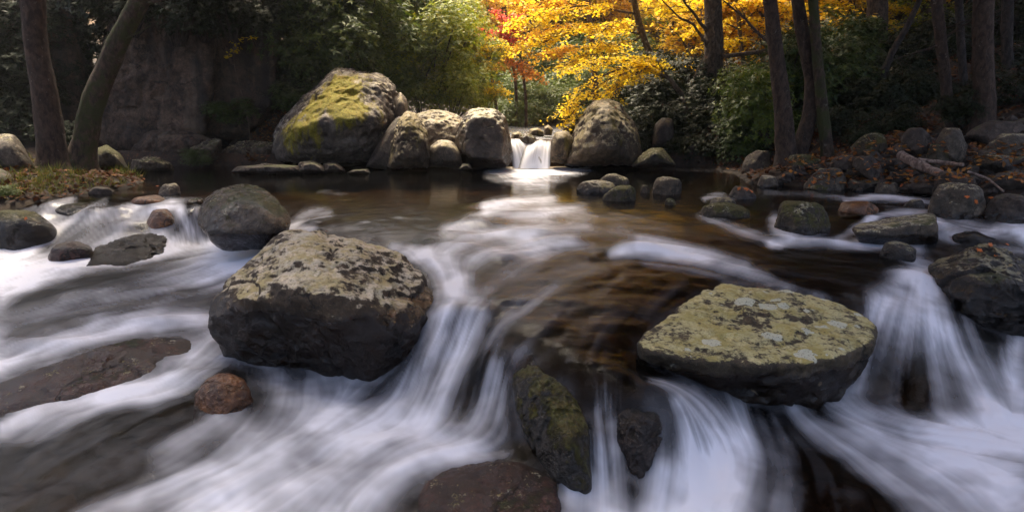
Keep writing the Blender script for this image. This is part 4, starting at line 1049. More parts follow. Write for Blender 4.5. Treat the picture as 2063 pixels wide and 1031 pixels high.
MAT['litter_bright'] = leaf_mat('bright_fallen_leaves', [(.16, .05, .015), (.34, .11, .025), (.26, .12, .04), (.46, .20, .03), (.10, .04, .02)], .1, .7, .2)
MAT['grass'] = leaf_mat('bank_grass', [(.06, .08, .012), (.14, .15, .02), (.22, .20, .03)], .3)
MAT['bark'] = bark_mat('bark_brown', (.035, .020, .013), (.10, .062, .040), lich=.385)
MAT['bark_moss'] = bark_mat('bark_mossy', (.04, .025, .016), (.12, .078, .05), lich=.40, moss=.42)
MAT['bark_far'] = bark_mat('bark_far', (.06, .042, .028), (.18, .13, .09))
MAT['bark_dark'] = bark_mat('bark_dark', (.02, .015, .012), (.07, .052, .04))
MAT['dead_wood'] = bark_mat('dead_wood', (.14, .09, .07), (.40, .29, .23))

# ------------------------------------------------------------------ rhododendrons and other evergreens
def bush_meshes(seed, nwh=2000, leaf=.085, dens=7):
    rs = np.random.RandomState(seed)
    lf, wd = Acc(), Acc()
    lob = [(np.array([rs.uniform(-.65, .65), rs.uniform(-.65, .65), rs.uniform(.35, 1.25)]), rs.uniform(.32, .55)) for _ in range(13)]
    P_, A_ = [], []
    for c, r in lob:
        m = int(nwh / 13)
        d = rs.normal(0, 1, (m, 3)); d /= np.linalg.norm(d, axis=1)[:, None]
        d[:, 2] = np.where(d[:, 2] < -.5, -d[:, 2], d[:, 2])
        rr = r * rs.uniform(.62, 1.08, m)[:, None]
        P_.append(c + d * rr * np.array([1, 1, .8])); A_.append(d * .8 + np.array([0, 0, .75]) + rs.normal(0, .25, (m, 3)))
        wd.tube(smooth_path([(c[0] * .2, c[1] * .2, 0), tuple(c * .6), tuple(c)], 6), np.linspace(.022, .007, 6), 4)
    P_, A_ = np.concatenate(P_), np.concatenate(A_)
    A_ /= np.linalg.norm(A_, axis=1)[:, None]
    n = len(P_)
    t1 = np.cross(A_, rs.normal(0, 1, (n, 3))); t1 /= np.linalg.norm(t1, axis=1)[:, None]
    t2 = np.cross(A_, t1)
    for k in range(dens):
        th = 2 * np.pi * k / dens + rs.uniform(-.35, .35, n)
        rd = np.cos(th)[:, None] * t1 + np.sin(th)[:, None] * t2
        d = rd + A_ * rs.uniform(-.25, .5, n)[:, None]
        sz = leaf * rs.uniform(.6, 1.15, n)
        lf.leaves(P_, d, A_ + rs.normal(0, .2, (n, 3)), sz, sz * .33)
    return wd.mesh('stems', MAT['bark_dark']), lf.mesh('foliage', MAT['rhodo'], False)

BUSH = [bush_meshes(200 + i) for i in range(4)]
BUSH_FINE = [bush_meshes(210 + i, 3400, .055, 6) for i in range(2)]
br = random.Random(3)

def bush(px, py, Y, wpx, mat, label, group=None, hr=1., name='rhododendron', fine=False, cat='bush'):
    c = P(px, py, Y)
    s = wpx / F * Y / 2
    st, fo = (BUSH_FINE if fine else BUSH)[br.randrange(2 if fine else 4)]
    o = empty(name, (c.x, c.y, c.z - s * .85 * hr), label, cat, group)
    o.scale = (s, s, s * hr)
    o.rotation_euler = (0, 0, br.uniform(0, 6.28))
    a = link('stems', st, o)
    f = link('foliage', fo, o)
    f.material_slots[0].link = 'OBJECT'
    f.material_slots[0].material = MAT[mat]
    return o

GL = ('dark green rhododendron in the mass above the giant mossy boulder', 'rhododendrons above the giant mossy boulder')
for a in [(620,60,16.6,270),(715,30,17,250),(610,5,16.2,190),(680,112,16.2,190),(750,105,16.6,160),(660,-20,17.6,280),(630,128,15.9,140)]:
    bush(*a, 'rhodo_mid' if a[0] > 670 else 'rhodo', GL[0], GL[1])  # right part gets a brighter leaf copy, light put into the colour
GS = ('sunlit yellow green bush hanging over the boulders left of the waterfall', 'yellow green bushes left of the waterfall')
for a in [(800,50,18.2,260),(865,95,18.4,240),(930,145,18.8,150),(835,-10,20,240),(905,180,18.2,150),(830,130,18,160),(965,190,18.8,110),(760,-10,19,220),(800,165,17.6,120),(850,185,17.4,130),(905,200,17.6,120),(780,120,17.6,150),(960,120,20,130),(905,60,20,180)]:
    bush(*a, 'rhodo_sun' if a[0] > 850 else 'rhodo_mid', GS[0], GS[1], fine=True, name='evergreen_bush')  # sunlit look painted with lighter leaf copies towards the waterfall
bush(465, 222, 15.0, 110, 'rhodo', 'small rhododendron growing from the crack at the right of the brown cliff', hr=.7)
bush(566, 165, 15.7, 110, 'rhodo_shade', 'dark rhododendron hanging between the cliff and the leaf covered slope')
bush(600, 195, 15.6, 120, 'rhodo', 'low rhododendron on the leaf covered slope beside the giant boulder', hr=.7)
bush(400, 318, 13.9, 66, 'rhodo', 'low ferny green plant at the foot of the cliff by the water', hr=.8, name='fern', fine=True, cat='plant')
bush(18, 385, 8.6, 46, 'rhodo_mid', 'small bright green plant at the left edge of the leafy bank', hr=.7, name='plant', cat='plant')
GD = ('dark evergreen shrub in the deep shade of the left bank', 'dark shrubs of the left bank')
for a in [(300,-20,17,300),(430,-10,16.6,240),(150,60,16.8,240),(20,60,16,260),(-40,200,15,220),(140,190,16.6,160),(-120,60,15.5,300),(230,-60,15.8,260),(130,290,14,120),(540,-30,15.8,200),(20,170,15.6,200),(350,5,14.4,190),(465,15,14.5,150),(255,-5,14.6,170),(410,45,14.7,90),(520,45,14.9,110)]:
    bush(*a, 'rhodo_shade', GD[0], GD[1], name='evergreen_shrub')
GC = ('mid green bush closing the creek bed far behind the waterfall', 'green bushes far behind the waterfall')
for a in [(1060,205,24,170),(1005,185,25,150),(1105,215,23,110),(1130,150,27,190),(1050,140,28,190),(1190,120,28,190),(990,120,27,150),(1150,215,23.5,120),(1040,240,22.5,110),(1095,165,26,150),(1220,180,24,140),(1260,120,26,160)]:
    bush(*a, 'rhodo_mid', GC[0], GC[1], fine=True, name='evergreen_bush')
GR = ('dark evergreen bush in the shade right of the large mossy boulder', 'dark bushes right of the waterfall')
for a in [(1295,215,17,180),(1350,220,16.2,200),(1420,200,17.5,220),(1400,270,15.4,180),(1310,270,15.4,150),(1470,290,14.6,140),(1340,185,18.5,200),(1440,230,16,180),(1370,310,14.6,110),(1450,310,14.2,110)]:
    bush(*a, 'rhodo_shade', GR[0], GR[1], name='evergreen_bush')
bush(1535, 225, 14.2, 210, 'rhodo_mid', 'leafy green rhododendron catching the light left of the three slim trunks', hr=1.1)  # the light it catches is painted with the brighter leaf copy
bush(1500, 290, 13.9, 130, 'rhodo', 'low lit rhododendron at the water edge left of the three slim trunks')
GT = ('green rhododendron on the slope behind the three slim trunks', 'rhododendrons behind the three slim trunks')
for a in [(1575,140,15.6,210),(1650,175,16.4,250),(1735,180,18.5,230),(1700,225,16.4,190),(1610,250,15,150),(1660,125,19,220)]:
    bush(*a, 'rhodo' if a[0] < 1700 else 'rhodo_shade', GT[0], GT[1])
GU = ('dim undergrowth shrub on the dark slope at right', 'undergrowth on the dark right slope')
for a in [(1800,190,19,210),(1870,125,21,230),(1950,110,20,260),(2050,130,19,260),(2120,60,18,300),(2010,30,22,260),(1900,180,18,160),(2060,210,16,140),(1790,190,16.5,150),(1850,165,16.5,170),(1940,190,16.5,150),(1990,160,16,190),(2080,180,15.5,170),(1880,130,17.5,200),(1760,205,16,120),(1730,215,0,150),(1800,205,0,150),(1850,190,0,130),(1700,245,0,110),(1770,250,0,90),(1890,190,0,120),(2030,190,0,140),(1940,215,0,100),(1830,240,0,80),(1720,275,0,70)]:
    if not a[2]: a = (a[0], a[1], on_bank(a[0], a[1] + 15).y - .1, a[3])
    bush(*a, 'rhodo_shade', GU[0], GU[1], name='undergrowth_shrub')

# ------------------------------------------------------------------ near trunks, and crowns spread out of view to shade the creek
SHADE_LEAVES = 40  # leaves per twig, raised so the unseen boughs block more sun
def big_tree(label, line, Y, mat, crown='rust', name='tree', limbs=(), seed=0, top=9.5, lean=True):
    pts = [P(x, y, Y) for x, y, w_ in line]
    rad = [w_ / F * Y / 2 for x, y, w_ in line]
    d = (pts[0] - pts[1]).normalized()
    hi = pts[0] + d * ((top - pts[0].z) / max(d.z, .4))
    base = pts[-1].copy(); base.z = min(base.z, gz(base.x, base.y)) - .15
    pts = [base] + pts[::-1] + [hi]
    rad = [rad[-1] * 1.45] + rad[::-1] + [rad[0] * .5]
    pr = smooth_path([(*p_, r_) for p_, r_ in zip(pts, rad)], 40)
    o = empty(name, base, label, 'tree')
    wood, lf, br_ = Acc(), Acc(), Acc()
    wood.tube(pr[:, :3], pr[:, 3], 16, .16, seed)
    rs = np.random.RandomState(seed)
    for k in range(17 if seed == 1 else 14 if Y < 13 else 12):  # bough counts raised for the shade they throw
        t = hi + (pts[-2] - hi) * rs.uniform(0, .5)
        sd = -1 if base.x < 0 else 1
        if Y < 13 and k < 10:   # unseen boughs added over the creek to shade the foreground
            e = Vector((sd * rs.uniform(-3.2, 7), rs.uniform(1.5, 10.5), rs.uniform(6, 9.5)))
        elif k >= 14 and Y < 13:  # extra boughs placed to shade the sunny foam at left
            e = Vector([(-5.5, 8.5, 7), (-4.3, 9.3, 7.4), (-6.6, 9.2, 6.6)][k - 14])
        elif Y < 13:  # unseen boughs reaching back to shade the boulders by the waterfall
            e = Vector((sd * rs.uniform(-1, 6), rs.uniform(12, 17), rs.uniform(7, 9.5)))
        else:
            th = rs.uniform(0, 6.28)
            e = t + Vector((math.cos(th) * 3.2, math.sin(th) * 3.2, rs.uniform(-.5, 1.6)))
        q = smooth_path([t, (t + e) / 2 + Vector((0, 0, .6)), e], 10)
        br_.tube(q, np.linspace(rad[-2] * .4, .015, 10), 5)
        twigs_leaves(br_, lf, q, rs, 18, 1.3, SHADE_LEAVES, .26, .5)
    lims = []
    for lm in limbs:
        la = Acc(); lims.append(('limb', la, MAT[mat]))
        q = smooth_path([P(*z) for z in lm[1]], 14)
        q += (fbm(q * 2.5, seed + 3, 3)[:, None] * .08)
        q[0] = pr[np.argmin(((pr[:, :3] - q[0]) ** 2).sum(1)), :3]
        la.tube(q, np.linspace(lm[0], lm[0] * .25, 14), 6)
        for t in range(lm[2]):
            i = rs.randint(3, 13)
            dv = rs.normal(0, 1, 3); dv[1] *= .4
            e = q[i] + dv / np.linalg.norm(dv) * rs.uniform(.2, .6)
            la.tube(smooth_path([q[i], (q[i] + e) / 2 + rs.normal(0, .04, 3), e], 5), np.linspace(lm[0] * .3, .003, 5), 3)
    for nm, ac, mt in [('trunk', wood, MAT[mat]), ('branches', br_, MAT[mat]), ('crown', lf, MAT[crown])] + lims:
        if ac.n:
            for v in ac.V: v -= np.array(base[:])
            link(nm, ac.mesh(nm, mt, nm != 'crown'), o)
    return o

big_tree('thick brown trunk standing upright at the far left of the leafy bank', [(64,-20,42),(74,100,42),(94,220,46),(106,318,56),(108,345,84)], 11.0, 'bark', seed=1)
big_tree('mossy trunk leaning right over the leafy bank', [(293,-20,32),(235,90,38),(186,210,42),(168,300,48),(164,338,62)], 11.3, 'bark_moss', seed=2,
         limbs=[(.03, [(290,10,11.3),(330,0,11.2),(380,-20,11)], 3), (.014, [(240,85,11.3),(290,60,11.1),(340,30,11)], 4)])
big_tree('stout straight trunk, leftmost of the three by the gravel bank', [(1550,-20,25),(1562,100,28),(1578,220,33),(1583,310,38),(1584,340,56)], 12.2, 'bark', seed=3,
         limbs=[(.03, [(1570,110,12.4),(1520,60,13),(1480,10,13.5)], 6)])
big_tree('bowed dark trunk, middle one of the three by the gravel bank', [(1604,-20,23),(1618,80,25),(1637,160,27),(1632,230,27),(1606,318,36)], 12.5, 'bark', seed=4)
big_tree('slim pale trunk, rightmost of the three by the gravel bank', [(1636,-20,17),(1645,100,19),(1657,220,22),(1668,318,26),(1670,332,36)], 12.3, 'bark_moss', seed=5)
big_tree('slender trunk with bare pale twigs on the right slope', [(1884,-20,20),(1900,120,20),(1912,230,20),(1922,326,26)], 12.0, 'bark', seed=6,
         limbs=[(.018, [(1895,80,12),(1950,50,11.9),(2030,10,11.8)], 12), (.015, [(1900,90,12),(1850,105,11.9),(1790,125,11.8)], 10), (.012, [(1898,60,12),(1960,40,11.7),(2060,45,11.5)], 10)])
big_tree('thick dark trunk with flared roots near the right edge', [(1981,-20,34),(1980,120,36),(1984,220,40),(1970,300,50),(1955,335,84)], 11.6, 'bark', seed=7)
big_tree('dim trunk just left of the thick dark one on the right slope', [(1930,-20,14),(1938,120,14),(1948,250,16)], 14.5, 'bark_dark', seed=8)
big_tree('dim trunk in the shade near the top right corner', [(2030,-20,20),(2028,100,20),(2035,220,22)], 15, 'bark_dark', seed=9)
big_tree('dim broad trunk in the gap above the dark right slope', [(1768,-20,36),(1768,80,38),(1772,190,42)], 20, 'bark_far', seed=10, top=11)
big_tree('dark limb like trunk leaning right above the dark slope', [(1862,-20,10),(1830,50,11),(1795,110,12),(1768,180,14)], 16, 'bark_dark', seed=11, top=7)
big_tree('shaggy vine hung trunk right of the arching yellow branch', [(1436,-20,34),(1438,80,36),(1434,200,40),(1430,290,44)], 16.5, 'bark_far', crown='gold', seed=12, top=10,
   limbs=[(.05, [(1430,70,16.5),(1395,30,16.2),(1370,-10,16)], 8), (.045, [(1440,110,16.5),(1400,60,16.2),(1330,-5,16)], 8), (.02, [(1445,60,16.4),(1400,150,16),(1380,220,15.8)], 14), (.02, [(1430,40,16.3),(1470,150,16),(1440,260,15.7)], 14), (.05, [(1575,105,15.5),(1520,55,15.8),(1440,-10,16)], 8)])

# ------------------------------------------------------------------ yellow trees near the waterfall (limbs follow the photo)
def spray_tree(label, trunk, limbs, mat, ls=.075, tl=.42, lpt=34, seed=0, bark='bark_far', name='yellow_tree'):
    rs = np.random.RandomState(seed)
    tp = [P(*q[:3]) for q in trunk]
    base = tp[0].copy(); base.z = min(base.z, gz(base.x, base.y))
    wood, lf, br_ = Acc(), Acc(), Acc()
    pr = smooth_path([(*base, trunk[0][3])] + [(*p_, q[3]) for p_, q in zip(tp, trunk)], 20)
    wood.tube(pr[:, :3], pr[:, 3], 10, .12, seed)
    for lm, nt_ in limbs:
        q = smooth_path([P(*z) for z in lm], 14)
        q[0] = pr[np.argmin(((pr[:, :3] - q[0]) ** 2).sum(1)), :3]
        q = q + np.linspace(0, 1, 14)[:, None] * np.stack([fbm(q * 1.7, seed + k, 3) for k in range(3)], 1) * .12
        br_.tube(q, np.linspace(.032, .008, 14), 5)
        twigs_leaves(br_, lf, q, rs, nt_, tl, lpt, ls, .22, .25)
    o = empty(name, base, label, 'tree')
    for nm, ac, mt in (('trunk', wood, MAT[bark]), ('branches', br_, MAT[bark]), ('crown', lf, MAT[mat])):
        for v in ac.V: v -= np.array(base[:])
        link(nm, ac.mesh(nm, mt, nm != 'crown'), o)

spray_tree('bright yellow tree arching low over the large mossy boulder', [(1385,300,15.6,.07),(1380,200,15.5,.06),(1350,160,15.4,.05)],
  [([(1360,165,15.4),(1290,128,15.2),(1230,140,15.0),(1180,180,14.8),(1135,225,14.6)], 34), ([(1350,160,15.4),(1270,118,15.2),(1200,115,15),(1145,150,14.8)], 30),
   ([(1340,150,15.5),(1310,125,15.2),(1260,170,14.8),(1215,200,14.6)], 24), ([(1330,140,15.4),(1230,150,15),(1170,210,14.6),(1130,250,14.5)], 22), ([(1340,150,15.4),(1320,120,15),(1300,110,14.8)], 14)], 'yellow', ls=.07, seed=31)
spray_tree('tall yellow tree with layered sprays in the middle of the glow', [(1330,160,19,.10),(1290,60,19,.09),(1270,-30,19,.08)],
  [([(1290,70,19),(1220,50,18.6),(1150,60,18.2),(1080,90,18)], 36), ([(1280,30,19),(1190,10,18.6),(1110,20,18.2),(1050,50,18)], 36), ([(1290,80,19),(1240,90,18.4),(1180,110,18),(1130,135,17.8)], 30),
   ([(1285,50,19),(1240,40,18),(1200,75,17.6),(1230,95,17.4)], 28), ([(1290,0,19),(1330,-10,18.5),(1370,20,18)], 20), ([(1280,-20,19),(1180,-30,18.6),(1080,-10,18)], 30)], 'yellow', ls=.095, tl=.55, seed=32)
spray_tree('yellow tree with drooping boughs behind the far green bushes', [(1200,170,23,.10),(1190,60,23,.09),(1180,-40,23,.07)],
  [([(1190,60,23),(1130,50,22.6),(1080,70,22.2),(1045,100,22)], 30), ([(1190,20,23),(1120,0,22.6),(1050,20,22.4)], 30), ([(1190,90,23),(1140,100,22.6),(1090,120,22.2)], 26), ([(1185,-10,23),(1100,-20,22.6),(1020,0,22.4)], 26)], 'gold', ls=.11, tl=.65, seed=33)
spray_tree('slim yellow sapling behind the sunlit bushes left of the waterfall', [(1000,215,20,.05),(985,120,20,.04),(975,60,20,.03)],
  [([(985,120,20),(970,95,19.6),(985,75,19.4)], 14), ([(990,150,20),(975,130,19.4),(955,110,19.2)], 14), ([(990,170,20),(985,170,19),(1000,190,18.8)], 16), ([(985,100,20),(1010,90,19.6),(1025,110,19.4)], 12)], 'yellow', ls=.085, seed=34)
spray_tree('small red maple left of the yellow glow', [(1040,170,22,.05),(1025,80,22,.04),(1018,20,22,.03)],
  [([(1025,90,22),(1015,60,21.6),(1010,30,21.4)], 20), ([(1025,80,22),(1035,55,21.6),(1040,35,21.4)], 18), ([(1020,60,22),(1000,75,21.6),(960,60,21.4)], 16), ([(1025,110,22),(1030,90,21.6),(1040,80,21.4)], 12)], 'red', ls=.085, seed=35, name='maple')
spray_tree('small orange tree drooping over the far green bushes', [(1060,200,22,.05),(1050,120,22,.04)],
  [([(1050,120,22),(1040,135,21.4),(1060,150,21.2)], 14), ([(1050,110,22),(1030,115,21.6),(1015,130,21.4)], 14), ([(1050,120,22),(1070,135,21.4),(1080,150,21.2)], 12)], 'orange', ls=.085, seed=36, name='maple')
spray_tree('sapling with a few yellow leaves in front of the cliff', [(500,235,14.9,.014),(470,130,14.8,.01),(475,70,14.8,.006)],
  [([(470,110,14.8),(478,85,14.7),(492,75,14.6)], 5), ([(468,130,14.8),(460,110,14.7),(455,95,14.7)], 2)], 'yellow', ls=.08, tl=.25, lpt=14, seed=37, name='sapling')
spray_tree('low golden shrub with thin branches on the dark right slope', [(1840,230,15,.03),(1835,205,15,.02)],
  [([(1838,215,15),(1800,205,14.8),(1780,212,14.7)], 8), ([(1836,205,15),(1815,195,14.8),(1860,190,14.8)], 6)], 'rust', ls=.07, tl=.35, lpt=22, seed=38, name='shrub')
spray_tree('yellow leaved tree in the gap left of the broad dim trunk', [(1720,180,23,.07),(1735,60,23,.06),(1740,-30,23,.05)],
  [([(1735,60,23),(1720,30,22.6),(1715,0,22.4)], 20), ([(1735,50,23),(1760,40,22.6),(1800,55,22.4)], 20), ([(1738,10,23),(1710,-10,22.6),(1690,10,22.4)], 18), ([(1738,20,23),(1790,10,22.6),(1830,20,22.4)], 18)], 'yellow', ls=.10, tl=.6, seed=39)

spray_tree('golden tree behind the shaggy vine hung trunk', [(1500,150,20.5,.07),(1490,60,20.5,.06),(1480,-30,20.5,.05)],
  [([(1490,60,20.5),(1450,40,20),(1400,60,19.8)], 24), ([(1490,50,20.5),(1530,40,20),(1570,50,19.8)], 22), ([(1485,10,20.5),(1430,0,20),(1370,20,19.8)], 26), ([(1485,0,20.5),(1530,0,20),(1600,15,19.8)], 22), ([(1490,80,20.5),(1460,85,20),(1420,100,19.8)], 18)], 'yellow', ls=.10, tl=.6, seed=40)
spray_tree('golden tree glimpsed behind the slim pale trunk', [(1700,120,23.5,.07),(1690,40,23.5,.06),(1690,-30,23.5,.05)],
  [([(1690,40,23.5),(1660,30,23),(1620,35,22.8)], 22), ([(1690,10,23.5),(1650,0,23),(1610,0,22.8)], 22), ([(1690,30,23.5),(1720,45,23),(1690,60,22.8)], 18)], 'gold', ls=.11, tl=.65, seed=41)
spray_tree('olive yellow tree in the dim gap at the top right', [(1900,120,22,.06),(1905,40,22,.05),(1900,-30,22,.04)],
  [([(1905,40,22),(1870,30,21.6),(1840,45,21.4)], 16), ([(1903,10,22),(1940,15,21.6),(1985,30,21.4)], 16), ([(1905,60,22),(1930,70,21.6),(1960,90,21.4)], 12)], 'rhodo_sun', ls=.10, tl=.6, seed=42)

# ------------------------------------------------------------------ forest climbing the hill behind
def forest_tree(seed, Ht=13., bare=.25, nl=11, ls=.2):
    rs = np.random.RandomState(seed)
    wood, lf = Acc(), Acc()
    k = 14
    z = np.linspace(0, Ht, k)
    p = np.stack([np.cumsum(rs.normal(0, .07, k)), np.cumsum(rs.normal(0, .07, k)), z], 1)
    wood.tube(p, np.linspace(.15, .03, k), 7)
    for i in range(nl):
        a = rs.uniform(bare, .97) * (k - 1); j = int(a)
        th = rs.uniform(0, 6.28); ln = rs.uniform(1., 2.6) * (1.15 - a / k * .7)
        e = p[j] + np.array([math.cos(th) * ln, math.sin(th) * ln, rs.uniform(.2, 1.3)])
        q = smooth_path([p[j], (p[j] + e) / 2 + np.array([0, 0, .3]), e], 7)
        wood.tube(q, np.linspace(.05, .015, 7), 4)
        twigs_leaves(wood, lf, q, rs, 13, .9, 20, ls, .3, .2, .012)
    return wood.mesh('trunk', MAT['bark_far']), lf.mesh('crown', MAT['gold'], False)

FB = [forest_tree(320 + i, 14 + i, .72, 5) for i in range(3)]
FT = [forest_tree(300, 14, .12, 13), forest_tree(301, 12, .10, 13), forest_tree(302, 16, .2, 14), forest_tree(303, 9, .05, 13), forest_tree(304, 15, .45, 9)]
fr = random.Random(21)
FU = [forest_tree(310 + i, 4.2 + i * .6, .04, 15, .15) for i in range(3)]
for k in range(210):
    px = fr.uniform(930, 1960)
    Y = fr.uniform(21, 50) if px > 1330 else fr.uniform(29, 55)
    if px > 1800 and Y < 26: continue
    X = P(px, 100, Y).x
    c = fr.choices(['yellow', 'gold', 'orange', 'rhodo_sun', 'rust'], [6, 4, 1.0 * (Y > 33), 1.0, .4 * (Y > 33)])[0]
    wm, lm = FU[fr.randrange(3)]
    n_ = c.replace('rhodo_sun', 'yellow green').replace('rust', 'rust brown')
    o = empty('sapling', (X, Y, gz(X, Y) - .1), n_ + ' leaved low sapling between the trunks of the far forest', 'tree', n_ + ' saplings of the far forest')
    s = fr.uniform(.7, 1.25)
    o.scale = (s, s, s); o.rotation_euler = (0, 0, fr.uniform(0, 6.28))
    link('trunk', wm, o)
    f = link('crown', lm, o)
    f.material_slots[0].link = 'OBJECT'
    f.material_slots[0].material = MAT[c]
for k in range(46):
    px, Y = fr.uniform(1120, 1900), fr.uniform(23, 38)
    if px < 1330 and Y < 29: continue
    X = P(px, 100, Y).x
    wm, lm = FB[fr.randrange(3)]
    o = empty('slim_tree', (X, Y, gz(X, Y) - .1), 'slim bare trunk standing against the golden forest', 'tree', 'slim bare trunks against the golden forest')
    s = fr.uniform(.7, 1.1)
    o.scale = (s * .8, s * .8, s); o.rotation_euler = (fr.uniform(-.06, .06), fr.uniform(-.08, .08), fr.uniform(0, 6.28))
    link('trunk', wm, o); link('crown', lm, o)
spots = []
tries = 0
while len(spots) < 125 and tries < 12000:
    tries += 1
    Y = 24 + 50 * fr.random() ** 1.3
    px = fr.uniform(740, 2200)
    X = P(px, 100, Y).x
    if abs(X) < 9 and Y < 30: continue
    if px > 1500 and Y < 25: continue
    if any((X - a) ** 2 + (Y - b) ** 2 < 1.5 ** 2 for a, b, _ in spots): continue
    spots.append((X, Y, px))
for X, Y, px in spots:
    c = fr.choices(['yellow', 'gold', 'orange', 'rust', 'rhodo_sun'], [6, 5, 2.4, 1.0, .8])[0]
    if px < 900: c = fr.choice(['rhodo_sun', 'rhodo_sun', 'gold', 'orange'])
    wm, lm = FB[fr.randrange(3)] if Y < 38 else FT[fr.randrange(5)]
    o = empty('forest_tree', (X, Y, gz(X, Y) - .1), {'yellow': 'yellow leaved tree in the forest climbing the hill', 'gold': 'golden leaved tree in the forest climbing the hill',
        'orange': 'orange leaved tree in the forest climbing the hill', 'rust': 'rust brown tree in the forest climbing the hill', 'rhodo_sun': 'yellow green tree in the forest climbing the hill'}[c],
        'tree', c.replace('rhodo_sun', 'yellow green') + ' trees on the hill behind')
    s = fr.uniform(.75, 1.2)
    o.scale = (s, s, s)
    o.rotation_euler = (0, 0, fr.uniform(0, 6.28))
    link('trunk', wm, o)
    f = link('crown', lm, o)
    f.material_slots[0].link = 'OBJECT'
    f.material_slots[0].material = MAT[c]

for k in range(34):
    left = k < 18
    X = fr.uniform(-24, -8.5) if left else fr.uniform(13.5, 28)
    Y = fr.uniform(18, 30) if left else fr.uniform(17, 32)
    if not left and X < 9 + (Y - 17) * .25: continue
    wm, lm = FT[fr.randrange(4)]
    o = empty('dark_tree', (X, Y, gz(X, Y) - .1), 'dark evergreen tree rising behind the cliff on the left' if left else 'dark green tree on the shaded right slope', 'tree', 'dark trees behind the cliff' if left else 'dark trees of the right slope')
    s = fr.uniform(.85, 1.2)
    o.scale = (s, s, s); o.rotation_euler = (0, 0, fr.uniform(0, 6.28))
    link('trunk', wm, o)
    f = link('crown', lm, o)
    f.material_slots[0].link = 'OBJECT'
    f.material_slots[0].material = MAT['rhodo_shade']

# ------------------------------------------------------------------ logs, twigs
def log(name, label, line, mat, seed):
    pts = [P(x, y, Y) for x, y, Y, r in line]
    pr = smooth_path([(*p_, q[3]) for p_, q in zip(pts, line)], 16)
    c = pr[:, :3].mean(0)
    a = Acc(); a.tube(pr[:, :3] - c, pr[:, 3], 12, .35, seed)
    e0, e1 = pr[0, :3] - c, pr[-1, :3] - c
    a.tube([e0, e0 + (e0 - pr[1, :3] + c) * .02], [pr[0, 3], .002], 12)
    a.tube([e1, e1 + (e1 - pr[-2, :3] + c) * .02], [pr[-1, 3], .002], 12)
    tag(link(name, a.mesh(name, MAT[mat]), None, c), label, 'log' if name == 'log' else 'branch')
def ybank(px, py): return on_bank(px, py).y
log('log', 'pinkish bare fallen log lying on the gravel bank', [(1814,312,ybank(1814,322)-.25,.07),(1850,332,ybank(1850,342)-.3,.075),(1897,352,ybank(1897,362)-.35,.055)], 'dead_wood', 1)
log('branch', 'thin dead branch lying behind the fallen log', [(1850,322,ybank(1850,328)-.3,.03),(1900,328,ybank(1900,335)-.35,.03),(1940,332,ybank(1940,340)-.35,.025)], 'dead_wood', 2)
log('branch', 'bent grey twig lying across the dark rock at right', [(1950,346,ybank(1950,376)-.5,.018),(1990,360,ybank(1990,385)-.5,.016),(2022,386,ybank(2022,395)-.5,.012)], 'dead_wood', 3)
log('branch', 'long rotten mossy log slanting up the dark right slope', [(1745,300,14.0,.09),(1800,270,14.2,.09),(1870,215,14.8,.08)], 'bark_dark', 4)
log('branch', 'dark bent twig on the low mossy stone behind the big dark boulder', [(1940,472,6.9,.012),(1965,466,6.85,.012),(1985,476,6.75,.01),(2005,482,6.65,.008)], 'bark_dark', 5)

# ------------------------------------------------------------------ leaf litter, grass
def litter(name, label, n, sampler, mat, size, up=1.0, seed=0, blade=False):
    rs = np.random.RandomState(seed)
    p = sampler(rs, n)
    a = Acc()
    if blade:
        d = rs.normal(0, .6, (len(p), 3)) + np.array([0, 0, 1.])
        a.leaves(p, d, rs.normal(0, 1, (len(p), 3)), size * rs.uniform(.5, 1.3, len(p)), .008)
    else:
        d = rs.normal(0, 1, (len(p), 3)) * np.array([1, 1, .35]); sz = size * rs.uniform(.6, 1.3, len(p))
        a.leaves(p, d, rs.normal(0, .5, (len(p), 3)) + np.array([0, 0, up]), sz, sz * .6)
    tag(link(name, a.mesh(name, MAT[mat], False)), label, 'ground cover', kind='stuff')
def on_ground(box, thr=None, lift=.02):
    def f(rs, n):
        x = rs.uniform(box[0], box[1], n); y = rs.uniform(box[2], box[3], n)
        q = np.stack([x, y, x * 0], 1)
        k = fbm(q * 1.3, 8, 3) > (thr if thr is not None else -9)
        x, y = x[k], y[k]
        z = GZ(x, y)
        k = z > .03
        return np.stack([x[k], y[k], z[k] + lift], 1)
    return f
litter('leaf_litter', 'brown and orange fallen leaves covering the left bank', 7500, on_ground((-9.5, -5.5, 8, 14)), 'litter', .10, seed=1)
litter('grass', 'yellow green grass tufts on the left bank', 8000, on_ground((-8.6, -5.8, 8.6, 12.6), -.05), 'grass', .17, seed=2, blade=True)
litter('leaf_litter', 'rust red fallen leaves covering the right slope', 20000, on_ground((4, 14, 10.5, 24)), 'litter', .11, seed=3)
def on_slope(rs, n):
    bpy.context.view_layer.update()
    g = bpy.context.evaluated_depsgraph_get()
    r = []
    for i in range(n):
        a = rs.uniform(500, 700)
        ok, loc, nm, fi, ob, _ = scene.ray_cast(g, cam.location, Vector(ray(a, 262 - (a - 555) * .85 + rs.normal(0, 20))).normalized())
        if ok and ob.name.split('.')[0] in ('slope', 'ground') and nm.z > .15: r.append((loc + nm * .02)[:])
    return np.array(r)
litter('leaf_litter', 'red fallen leaves on the slope left of the giant boulder', 2200, on_slope, 'litter', .09, seed=4)

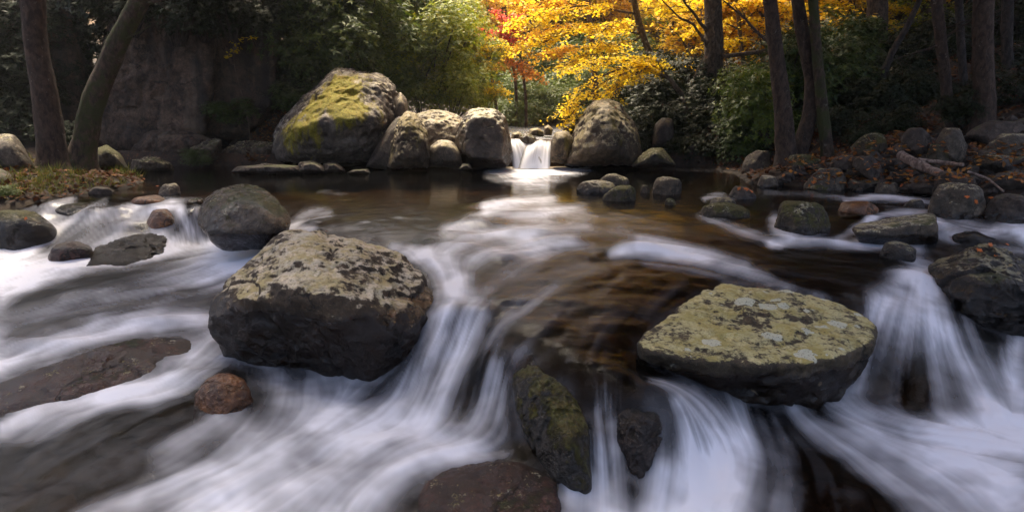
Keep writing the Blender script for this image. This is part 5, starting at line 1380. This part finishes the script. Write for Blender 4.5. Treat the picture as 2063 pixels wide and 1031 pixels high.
def on_stones(rs, n):
    bpy.context.view_layer.update()
    g = bpy.context.evaluated_depsgraph_get()
    r = []
    for i in range(n):
        ok, loc, nm, fi, ob, _ = scene.ray_cast(g, cam.location, Vector(ray(rs.uniform(1570, 2110), rs.uniform(285, 372))).normalized())
        if ok and ob.name.split('.')[0] in ('bank_stone', 'bank_rock', 'slope_stone', 'ground') and nm.z > .3: r.append((loc + nm * .015)[:])
    return np.array(r)
litter('leaf_litter', 'orange brown fallen leaves caught among the stones of the right bank', 1500, on_stones, 'litter_bright', .085, seed=6)

# maple leaves lying on the rocks, each its own thing
def maple_leaf_mesh():
    a = [(0, 0), (.12, .28), (.5, .25), (.38, .45), (.62, .62), (.3, .68), (.0, 1.), (-.3, .68), (-.62, .62), (-.38, .45), (-.5, .25), (-.12, .28)]
    me = bpy.data.meshes.new('fallen_leaf')
    V = [(0, .5, .10)] + [(x, y, .10 * abs(math.sin(i * 2.1))) for i, (x, y) in enumerate(a)]
    me.from_pydata(V, [], [(0, i, i % 12 + 1) for i in range(1, 13)])
    b = NB('red_orange_leaf')
    n = b.noise(b.n('ShaderNodeTexCoord').outputs['Object'], 3, 4)
    me.materials.append(b.surf(b.n('ShaderNodeBsdfPrincipled', {'Base Color': b.mix(n, (.45, .06, .01), (.62, .20, .02)), 'Roughness': .6}).outputs[0]))
    return me
ML = maple_leaf_mesh()
bpy.context.view_layer.update()
dg = bpy.context.evaluated_depsgraph_get()
lr = random.Random(9)
for px, py, s, lb in [
  (1502,378,.13,'orange leaf on the tip of the dark pyramid shaped stone'), (1512,384,.11,'orange leaf on the right side of the dark pyramid shaped stone'), (1492,383,.09,'orange leaf on the left side of the dark pyramid shaped stone'),
  (1962,410,.10,'yellow orange leaf on the face of the round lichen boulder'), (1996,402,.10,'bright orange leaf on the right of the round lichen boulder'), (1948,394,.09,'pale orange leaf on top of the round lichen boulder'),
  (1968,508,.09,'orange leaf on the left shoulder of the big dark boulder'), (2000,498,.09,'red leaf on the crest of the big dark boulder'), (2005,512,.09,'red leaf hanging below the crest of the big dark boulder'), (2024,492,.08,'orange leaf at the right of the dark boulder crest'),
  (1640,372,.12,'orange leaf in the shallows left of the mossy gravel stone'), (1822,372,.12,'orange leaf between two stones of the gravel bank'), (48,440,.07,'yellow leaf on the mossy rock at the left edge'), (318,375,.08,'yellow leaf on the small pale stone at left')]:
    d = Vector(ray(px, py)).normalized()
    ok, loc, nrm, *_ = scene.ray_cast(dg, cam.location, d)
    if not ok: continue
    o = link('fallen_leaf', ML)
    o.location = loc + nrm * .006
    s *= .62
    o.scale = (s, s, s)
    o.rotation_euler = (nrm.to_track_quat('Z', 'Y').to_matrix().to_4x4() @ __import__('mathutils').Matrix.Rotation(lr.uniform(0, 6.28), 4, 'Z')).to_euler()
    tag(o, lb, 'leaf')

# ------------------------------------------------------------------ the mist over the creek
def haze():
    bm = bmesh.new()
    bmesh.ops.create_cube(bm, size=1)
    me = bpy.data.meshes.new('haze')
    bm.to_mesh(me); bm.free()
    m = bpy.data.materials.new('haze'); m.use_nodes = True
    t = m.node_tree; t.nodes.clear()
    v = t.nodes.new('ShaderNodeVolumePrincipled')
    v.inputs['Color'].default_value = (.95, .93, .90, 1)
    v.inputs['Density'].default_value = HAZE
    v.inputs['Anisotropy'].default_value = .4
    o_ = t.nodes.new('ShaderNodeOutputMaterial')
    t.links.new(v.outputs[0], o_.inputs[1])
    me.materials.append(m)
    o = link('haze', me)
    o.location = (5, 61, 22); o.scale = (180, 150, 52)
    tag(o, kind='stuff')
HAZE = .0009
haze()
